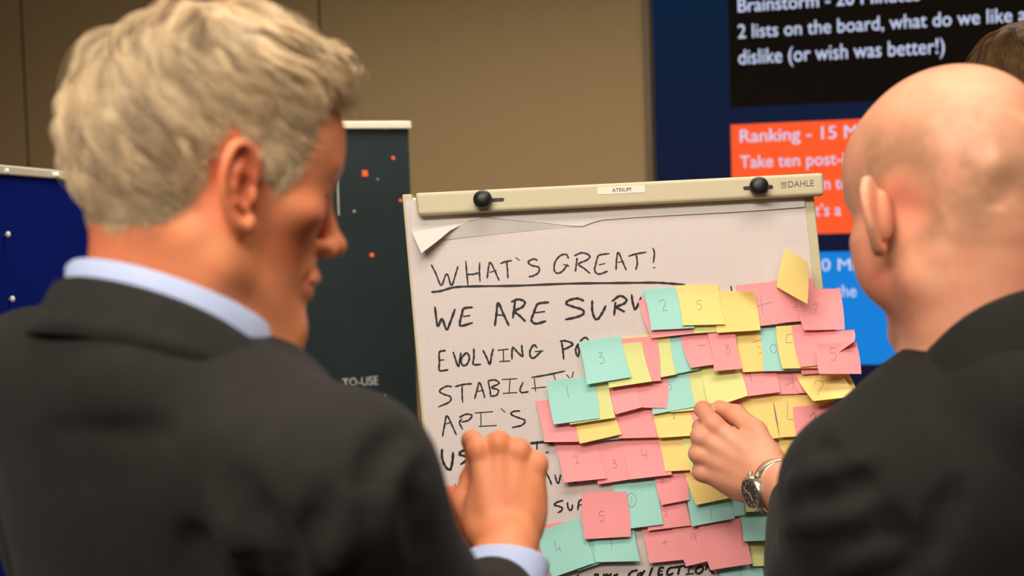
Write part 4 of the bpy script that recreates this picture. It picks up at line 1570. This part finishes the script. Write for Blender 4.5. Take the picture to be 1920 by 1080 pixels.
    me = sweep('shirt_collar', collar_rings(CC + Z3 * .003, tr, tf, [(-.004, .019), (-.001, .0215), (.002, .019), (.003, .0), (.003, -.02), (-.002, -.02), (-.005, .0)], .070, 150, .0745, .073))
    link('shirt_collar', me, M['shirt_blue'], root, True)
    # shirt cuff
    fx = unit(WR - ER)
    q = W(952, 1026, 1.37)
    e1 = unit(np.cross(fx, Z3)); e2 = np.cross(e1, fx)
    ax2 = unit(q - WR)
    rings = []
    for t, r in ((-.06, .036), (-.01, .0405), (.020, .0415), (.0225, .0405), (.0225, .038), (0.0, .036), (-.06, .033)):
        rings.append([WR + ax2 * t + (e1 * math.cos(a) * 1.04 + np.cross(e1, ax2) * math.sin(a) * .92) * r for a in np.linspace(0, 2 * math.pi, 28, endpoint=False)])
    link('shirt_cuff', sweep('shirt_cuff', rings), M['shirt_blue'], root, True)
    legs(root, M['suit_charcoal'], np.array((NB[0] + tf[0] * .04, NB[1] + tf[1] * .04, 0)), tr, tf, .93)
    return root, HT, F_


LM, LHT, LF = left_man()
# ------------------------------------------------------------------ the bald man at the right
def right_man():
    HT = head_frame(W(1792, 394, 1.32), -29, 17, 0, 1.06)
    ty = math.radians(-42)
    tf = np.array((math.sin(ty), math.cos(ty), 0.0))
    tr = np.array((math.cos(ty), -math.sin(ty), 0.0))
    NB = W(1858, 660, 1.31)
    root = empty('person', (NB[0], NB[1], 0), 'bald man in black jacket with wristwatch, reaching out to the notes', 'person')
    SL = W(1612, 930, 1.27)
    SR = NB + tr * .18 - Z3 * .095
    EL = W(1540, 1200, 1.46)
    WLr = W(1506, 925, 1.70)
    ER = SR + np.array((.03, .06, -.29))
    WRr = ER + np.array((-.10, .16, -.14))
    lo = np.array((min(WLr[0], SL[0]) - .24, .95, min(EL[2], WRr[2]) - .08))
    hi = np.array((SR[0] + .12, 2.0, HT[1][2] + .17))
    F_ = Field(lo, hi, .0024)
    head(F_, HT, heavy=.002, flare=60, ear_out=.003)
    for s_ in (1, -1):
        F_.ell(HT, (s_ * .050, .046, -.034), (.023, .032, .036), .02)
    # bony bumps and a scalp roll at the back of the skull
    F_.cap(HT, (-.035, -.083, .012), (.045, -.083, .010), .010, .010, .016)
    F_.cap(HT, (.000, -.1000, .040), (.050, -.084, .036), .0050, .0050, .008)
    F_.cap(HT, (.005, -.1030, .026), (.050, -.087, .022), .0040, .0040, .010, 's')
    F_.cap(HT, (-.045, -.078, -.020), (.045, -.078, -.020), .0040, .0040, .014, 's')
    neck(F_, HT, NB - Z3 * .01, .058, .068)
    T0 = (np.stack([tr, tf, Z3], 1), NB, 1.0)
    F_.ell(T0, (0, .03, -.13), (.12, .075, .13), .05)
    for s, e, w in ((SR, ER, WRr), (SL, EL, WLr)):
        F_.cap(WLD, NB - Z3 * .08, s, .05, .042, .03)
        F_.cap(WLD, s, e, .034, .031, .02)
        F_.cap(WLD, e, w, .031, .026, .015)
    along = W(1357, 862, 1.80) - W(1448, 914, 1.765)
    LT, tips, th = hand(F_, W(1448, 910, 1.765), along, -CF - .18 * CU + .05 * CR, -1,
                        [(48, 56, 34), (66, 84, 45), (76, 88, 48), (84, 88, 48)], spread=(4, 1, -2, -5), arm=WLr, s=1.14,
                        thumb=[(.022, .018, -.010), (.040, .050, -.020), (.044, .082, -.030), (.040, .108, -.042)])
    HR, tr2, th2 = hand(F_, WRr, np.array((-.2, .5, -.8)), np.array((.8, -.2, -.3)), 1, [(20, 25, 15), (24, 28, 16), (28, 30, 18), (30, 32, 18)], arm=ER)
    V, Q = F_.mesh('body', 2)
    me = np_mesh('body', V, Q)
    e = loc(HT, [(.082, -.006, .004), (-.082, -.006, .004), (0, .112, -.022)])
    sp = [(e[0], .25, .022), (e[1] - tf * .012, .6, .020), (e[2], .5, .02), (loc(HT, (-.06, .05, -.05)), .5, .05), (NB - tf * .07 + Z3 * .05, .55, .06)]
    for pts, d in tips:
        sp += [(loc(LT, pts[1]), .6, .014), (loc(LT, pts[0]), .3, .014)]
    attr(me, 'flush', flush_of(V, sp))
    # cropped stubble round the sides and back of the skull, the top bare
    q = unloc(HT, V)
    ang = np.arctan2(q[:, 2] - .03, -q[:, 1] + .02)
    st = np.clip((.095 - q[:, 2]) / .045, 0, 1) * np.clip((q[:, 2] + .055) / .035, 0, 1) * np.clip((.045 - q[:, 1]) / .03, 0, 1)
    st *= (.60 + .55 * vnoise(V, 42, 4) + .25 * vnoise(V, 130, 5)) * (np.linalg.norm(q * (1, .8, .9), axis=1) < .13)
    st *= np.clip((np.linalg.norm(q - (-.085, -.012, .003), axis=1) - .026) / .012, 0, 1)
    attr(me, 'stubble', np.clip(st, 0, .8))
    link('body', me, M['skin_pale'], root)

    J = Field((lo[0] + .10, .90, .76), (hi[0] + .04, 1.86, NB[2] + .12), .0055)
    J.ell(T0, (0, .035, -.28), (.19, .122, .27), .06)
    J.ell(T0, (0, .02, -.13), (.17, .102, .13), .06)
    J.cap(WLD, NB - Z3 * .05, SR + Z3 * .008, .062, .058, .05)
    J.cap(WLD, NB - Z3 * .05, SL + Z3 * .012, .062, .056, .05)
    J.cap(WLD, NB - Z3 * .03 - tf * .01, (NB + SL) / 2 - Z3 * .02, .05, .046, .05)
    J.ell(T0, (0, -.035, -.12), (.13, .06, .10), .05)
    J.ell(T0, (0, .035, -.50), (.186, .126, .16), .06)
    J.ell(T0, (0, .03, -.60), (.192, .136, .13), .05)
    for s, e_, w in ((SR, ER, WRr), (SL, EL, WLr)):
        J.cap(WLD, s, s + (e_ - s) * .5, .066, .063, .03)
        J.cap(WLD, s + (e_ - s) * .5, e_, .063, .060, .02)
        we = e_ + (w - e_) * (1 - .035 / np.linalg.norm(w - e_))
        J.cap(WLD, e_, we, .058, .043, .02)
    J.cap(T0, (-.05, -.055, -.036), (.05, -.055, -.036), .056, .056, .035)
    J.crease([(1525, 822), (1570, 862), (1618, 900)], .009, .018)
    J.crease([(1490, 905), (1560, 882), (1640, 858)], .008, .016, 'u')
    J.crease([(1505, 948), (1570, 930), (1640, 905)], .009, .018)
    J.crease([(1480, 985), (1560, 975), (1640, 955)], .008, .018, 'u')
    J.crease([(1640, 940), (1680, 1010), (1705, 1090)], .010, .022)
    J.crease([(1560, 1070), (1620, 1045), (1690, 1028)], .009, .018, 'u')
    J.crease([(1800, 905), (1770, 970), (1740, 1060)], .009, .024)
    J.cap(WLD, NB - Z3 * .03, NB + Z3 * .12 + tf * .02, .064, .066, .010, 's')
    jk = garment('jacket', root, M['suit_black'], J, .004, 9, 13)
    CC = W(1872, 566, 1.31)
    prof = [(.000, .018), (.004, .021), (.011, .017), (.019, -.006), (.027, -.022), (.033, -.036), (.028, -.039), (.014, -.026), (.002, -.016), (-.001, .0)]
    me = sweep('collar', collar_rings(CC, tr, tf, prof, .098, 122, .080, .078, end_drop=.02, power=1.6))
    link('collar', me, M['suit_black'], jk, True)
    legs(root, M['suit_black'], np.array((NB[0] + tf[0] * .04, NB[1] + tf[1] * .04, 0)), tr, tf, .93)

    # the wristwatch
    R, t, s = LT
    ax = unit(WLr - t)                                      # up the forearm
    wc = t + ax * .014
    nrm = -CF - .12 * CU - .34 * CR
    nrm = unit(nrm - ax * (nrm @ ax))
    bt = np.cross(ax, nrm)
    wt = bpy.data.objects.new('wristwatch', None)
    COL.objects.link(wt)
    wt.matrix_world = Matrix.Translation(Vector(wc))
    wt.parent = root
    wt.matrix_parent_inverse = root.matrix_world.inverted()
    bpy.context.view_layer.update()
    rings = []
    for a in np.linspace(0, 2 * math.pi, 40, endpoint=False):
        d = nrm * math.cos(a) * .0305 + bt * math.sin(a) * .0325
        o = unit(d)
        rings.append([wc + d + o * r + ax * h for r, h in ((-.001, -.010), (.002, -.009), (.0025, 0), (.002, .009), (-.001, .010), (-.002, 0))])
    link('strap', sweep('strap', rings, True), M['steel'], wt, True)
    c0 = wc + nrm * .032
    link('case', lathe_mesh('case', [(.018, -.004), (.0215, -.002), (.0222, .003), (.0215, .0075), (.0195, .0092), (.0180, .0088), (.0176, .0078)], c0, nrm, 40), M['steel'], wt, True)
    link('dial', lathe_mesh('dial', [(.0178, .0070), (.0178, .0080)], c0, nrm, 40), M['dial'], wt)
    for i in range(12):
        a = 2 * math.pi * i / 12
        d = ax * math.cos(a) + bt * math.sin(a)
        e_ = np.cross(nrm, d)
        fbox('hour_mark', M['dial_mark'], c0, d, e_, nrm, .0125, .0160, -.0005, .0005, .008, .0084, wt)
    for ang, L, w_ in ((60, .0095, .0011), (200, .0140, .0008)):
        d = ax * math.cos(math.radians(ang)) + bt * math.sin(math.radians(ang))
        fbox('watch_hand', M['dial_mark'], c0, d, np.cross(nrm, d), nrm, -.002, L, -w_, w_, .0085, .0088, wt)
    link('crown', lathe_mesh('crown', [(.003, .021), (.003, .026)], c0 + nrm * .003, -ax, 14), M['steel'], wt)
    for s1 in (1, -1):
        for s2 in (1, -1):
            p = c0 + bt * s1 * .019 + ax * s2 * .0085
            link('lug', tube_mesh('lug', [p + nrm * .003, p + bt * s1 * .006 - nrm * .003], .0024, 8), M['steel'], wt, True)
    return root, HT


RM, RHT = right_man()
# ------------------------------------------------------------------ hair
def in_poly(P, poly):
    x, y = P[:, 0], P[:, 1]
    ins = np.zeros(len(P), bool)
    n = len(poly)
    for i in range(n):
        x0, y0 = poly[i]
        x1, y1 = poly[(i + 1) % n]
        c = ((y0 > y) != (y1 > y)) & (x < (x1 - x0) * (y - y0) / (y1 - y0 + 1e-12) + x0)
        ins ^= c
    return ins


def poly_dist(P, poly):
    d = np.full(len(P), 9.0)
    n = len(poly)
    for i in range(n):
        a, b = np.array(poly[i]), np.array(poly[(i + 1) % n])
        ab = b - a
        t = np.clip(((P - a) @ ab) / (ab @ ab), 0, 1)
        d = np.minimum(d, np.linalg.norm(P - a - t[:, None] * ab, axis=1))
    return d


def grow_hair(body, HT, parent, mt, line, whorl, top_len, side_len, top_h, side_h, n_clump, n_per, seed, quiff=0.0, wave=.0, rad=.00016, tone0=.5, side_tone=.08):
    r = np.random.default_rng(seed)
    me = body.data
    nv = len(me.vertices)
    co = np.empty(nv * 3, np.float32); me.vertices.foreach_get('co', co)
    no = np.empty(nv * 3, np.float32); me.vertices.foreach_get('normal', no)
    L = unloc(HT, co.reshape(-1, 3)); N = no.reshape(-1, 3).astype(float) @ HT[0]
    near = (np.linalg.norm(L - (0, 0, .03), axis=1) < .15)
    inside = near & in_poly(L[:, 1:], line)
    # leave the ears free
    for s in (1, -1):
        e = (L - (s * .084, -.008, .004)) / (.020, .024, .036)
        inside &= np.linalg.norm(e, axis=1) > 1.0
    edge = poly_dist(L[:, 1:], line)

    def amount(P):              # 0 on the short sides, 1 on top
        a = np.clip((P[:, 2] - .055) / .055, 0, 1)
        bk = np.clip((-P[:, 1] - .035) / .05, 0, 1) * np.clip((P[:, 2] + .03) / .06, 0, 1)
        return np.maximum(a, .75 * bk)

    am = amount(L)
    ed = np.clip(edge / .018, 0, 1)
    H = (side_h + (top_h - side_h) * am) * (.12 + .88 * ed)
    # a cap under the strands
    q = np.empty(len(me.loops), np.int32); me.loops.foreach_get('vertex_index', q)
    q = q.reshape(-1, 4)
    q = q[inside[q].all(1)]
    used = np.unique(q)
    rm = np.full(nv, -1, np.int64); rm[used] = np.arange(len(used))
    capL = L[used] + N[used] * (H[used] * .55)[:, None]
    capL += N[used] * (.0022 * vnoise(capL * (1, .45, 1), 90, seed) * am[used] ** 2)[:, None]
    cap = np_mesh('hair', loc(HT, capL), rm[q])
    tn = .30 + .16 * vnoise(capL * (1, .4, 1), 120, seed + 2) + .12 * am[used]
    attr(cap, 'tone', np.clip(tn, 0, 1))
    ho = link('hair', cap, mt, parent)

    ids = np.flatnonzero(inside)
    c0, rr = np.array((0, -.004, .043)), np.array((.0755, .0985, .083))

    def step_field(P, am_):
        g = (P - c0) / rr ** 2
        g /= np.linalg.norm(g, axis=1)[:, None]
        d = P - whorl
        d[:, 2] *= .4
        d[:, 2] -= .02 + .05 * (1 - am_)
        d = d - g * (d * g).sum(1)[:, None]
        d /= np.linalg.norm(d, axis=1)[:, None] + 1e-9
        # combed lines wander a little from side to side
        sw = vnoise(P, 17, seed + 5)[:, None] * .75 + vnoise(P, 45, seed + 6)[:, None] * .30
        b = np.cross(g, d)
        d = d + b * sw * (wave + .15)
        return d / np.linalg.norm(d, axis=1)[:, None], g

    K = 9
    gi = r.choice(ids, n_clump)
    P0 = L[gi] + 0
    nr = N[gi]
    am_g, ed_g = amount(P0), np.clip(edge[gi] / .018, 0, 1)
    isq = (np.clip((P0[:, 1] - .015) / .05, 0, 1) * np.clip((P0[:, 2] - .080) / .02, 0, 1)) if quiff else np.zeros(len(gi))
    Ln = (side_len + (top_len - side_len) * am_g) * r.uniform(.75, 1.2, n_clump) * (.35 + .65 * np.maximum(ed_g, isq)) * (1 - .42 * isq)
    tmp = np.clip((P0[:, 1] - .012) / .03, 0, 1) * np.clip((.100 - P0[:, 2]) / .012, 0, 1)      # temples stay short
    Ln = Ln * (1 - .68 * tmp)
    Hh = (side_h + (top_h - side_h) * am_g) * r.uniform(.55, 1.25, n_clump) * (.3 + .7 * np.maximum(ed_g, isq))
    Hh = Hh + quiff * isq * r.uniform(.5, 1.1, n_clump)
    ph = r.uniform(0, 6.28, n_clump)
    G = np.zeros((n_clump, K, 3))
    p = P0.copy()
    G[:, 0] = p
    base = P0.copy()
    for j in range(1, K):
        t = j / (K - 1)
        d, g = step_field(base, am_g)
        base = base + d * (Ln / (K - 1))[:, None]
        # keep on the skull: pull the base point back to its starting level
        e = np.sqrt((((base - c0) / rr) ** 2).sum(1)); e0 = np.sqrt((((P0 - c0) / rr) ** 2).sum(1))
        keep = (am_g > .1)
        over = isq * np.clip((base[:, 1] - .075) / .02, 0, 1)
        base = np.where(keep[:, None], c0 + (base - c0) * (1 + (e0 / e - 1) * (1 - .45 * over))[:, None], base)
        base[:, 2] = np.where(isq > .25, np.maximum(base[:, 2], P0[:, 2] - .010), base[:, 2])
        hgt = Hh * (1 - (1 - t) ** 2.4) * (1 - .35 * t * t)
        w = wave * .004 * np.sin(ph + t * 7.0) * am_g
        b = np.cross(g, d)
        G[:, j] = base + g * (hgt + .4 * w)[:, None] + b * w[:, None] - Z3 * (over * t * t * .004)[:, None]
    # children of each clump
    S = np.zeros((n_clump, n_per, K, 3))
    a1 = r.normal(0, 1, (n_clump, n_per, 3))
    wid = (.0034 + .0010 * am_g)[:, None, None]
    t = np.linspace(0, 1, K)
    conv = (1 - .55 * np.sin(np.pi * np.clip(t, 0, 1) * .8) ** 2)
    cv = 1 - (1 - conv)[None, :] * am_g[:, None]
    off = a1 - nr[:, None, :] * (a1 * nr[:, None, :]).sum(2)[..., None]
    stray = r.normal(0, 1, (n_clump, n_per, 3)) * .0022
    S = G[:, None] + (off * wid)[:, :, None] * cv[:, None, :, None] + stray[:, :, None] * (t ** 2)[None, None, :, None]
    sc = r.uniform(.7, 1.0, (n_clump, n_per))
    S = S[:, :, :1] + (S - S[:, :, :1]) * sc[:, :, None, None]
    ct = np.clip(tone0 + side_tone * (1 - am_g) + .36 * r.normal(0, 1, n_clump) * (.30 + .70 * am_g) + .10 * am_g, .05, 1)
    tone = ct[:, None, None] + r.normal(0, .06, (n_clump, n_per))[..., None] + (.22 * (t - .55))[None, None, :]
    S = loc(HT, S.reshape(-1, 3)).reshape(n_clump * n_per, K, 3)
    make_hair('hair_strands', ho, mt, S, np.clip(tone, 0, 1).reshape(n_clump * n_per, K), rad)
    return ho


LINE_GREY = [(.11, .104), (.056, .109), (.041, .104), (.049, .089), (.054, .074), (.051, .048), (.043, .018), (.034, .002), (.020, .004), (.010, .030), (-.016, .040),
             (-.026, .020), (-.029, -.016), (-.042, -.040), (-.070, -.048), (-.12, -.046), (-.14, .06), (-.08, .17), (.06, .17), (.12, .12), (.115, .108)]
lb = [c for c in LM.children if c.name.startswith('body')][0]
grow_hair(lb, LHT, LM, M['hair_grey'], LINE_GREY, np.array((.0, -.050, .128)),   .070, .016, .028, .005, 1000, 44, 21, quiff=.021, wave=1.1, rad=.00022, side_tone=.26)


# ------------------------------------------------------------------ the third man, whose hair shows at the upper right
def third_man():
    HT = head_frame(W(1944, 222, 1.98), 62, 4, 0, 1.0)
    ty = math.radians(76)
    tf = np.array((math.sin(ty), math.cos(ty), 0.0))
    tr = np.array((math.cos(ty), -math.sin(ty), 0.0))
    NB = HT[1] - Z3 * .165 - tf * .035
    root = empty('person', (NB[0], NB[1], 0), 'brown-haired person standing behind the bald man, only the hair showing', 'person')
    F_ = Field((NB[0] - .36, NB[1] - .36, .70), (NB[0] + .36, NB[1] + .36, HT[1][2] + .16), .0036)
    head(F_, HT)
    neck(F_, HT, NB - Z3 * .01)
    T0 = (np.stack([tr, tf, Z3], 1), NB, 1.0)
    F_.ell(T0, (0, .03, -.13), (.12, .075, .13), .05)
    J = Field((NB[0] - .40, NB[1] - .40, .72), (NB[0] + .40, NB[1] + .40, NB[2] + .08), .008)
    J.ell(T0, (0, .03, -.28), (.185, .118, .27), .06)
    J.ell(T0, (0, .02, -.14), (.165, .098, .13), .06)
    J.ell(T0, (0, .03, -.50), (.180, .12, .16), .06)
    J.ell(T0, (0, .03, -.64), (.186, .13, .15), .05)
    for s in (1, -1):
        S_ = NB + tr * .18 * s - Z3 * .10
        E_ = S_ + tr * .03 * s + tf * .02 - Z3 * .29
        W_ = E_ + tf * .09 - Z3 * .25 + tr * .01 * s
        F_.cap(WLD, NB - Z3 * .08, S_, .05, .042, .03)
        F_.cap(WLD, S_, E_, .042, .034, .02)
        F_.cap(WLD, E_, W_, .034, .026, .015)
        hand(F_, W_, np.array((0, .25, -1.0)), tr * s, s, [(14, 18, 12), (18, 22, 12), (22, 24, 14), (26, 26, 14)], arm=E_)
        J.cap(WLD, NB - Z3 * .055, S_ + Z3 * .01, .056, .056, .05)
        J.cap(WLD, S_, E_, .066, .058, .028)
        J.cap(WLD, E_, W_ + (E_ - W_) * .03, .058, .043, .02)
    J.cap(WLD, NB - Z3 * .03, NB + Z3 * .12 + tf * .03, .058, .062, .010, 's')
    V, Q = F_.mesh('body', 2)
    me = np_mesh('body', V, Q)
    e = loc(HT, [(.082, -.006, .004), (-.082, -.006, .004)])
    attr(me, 'flush', flush_of(V, [(e[0], .6, .03), (e[1], .6, .03)]))
    body = link('body', me, M['skin_other'], root)
    garment('jacket', root, M['suit_navy'], J, .004, 9, 33)
    prof = [(.000, .010), (.004, .012), (.010, .009), (.019, -.010), (.030, -.034), (.034, -.045), (.028, -.047), (.014, -.022), (.002, -.016), (-.001, .0)]
    link('collar', sweep('collar', collar_rings(NB + Z3 * .015, tr, tf, prof, .066, 128, .0715, .070, end_drop=.02)), M['suit_navy'], root, True)
    legs(root, M['suit_navy'], np.array((NB[0] + tf[0] * .03, NB[1] + tf[1] * .03, 0)), tr, tf, .93)
    line = [(.085, .082), (.066, .066), (.056, .046), (.044, .026), (.032, -.006), (.014, -.010), (.010, .030), (-.020, .040),
            (-.034, .020), (-.036, -.024), (-.046, -.054), (-.070, -.062), (-.12, -.060), (-.14, .06), (-.08, .17), (.06, .17), (.12, .12), (.10, .09)]
    grow_hair(body, HT, root, M['hair_brown'], line, np.array((.0, -.045, .128)), .045, .020, .017, .007, 900, 22, 8, wave=.6, rad=.00022, tone0=.45)
    return root


third_man()
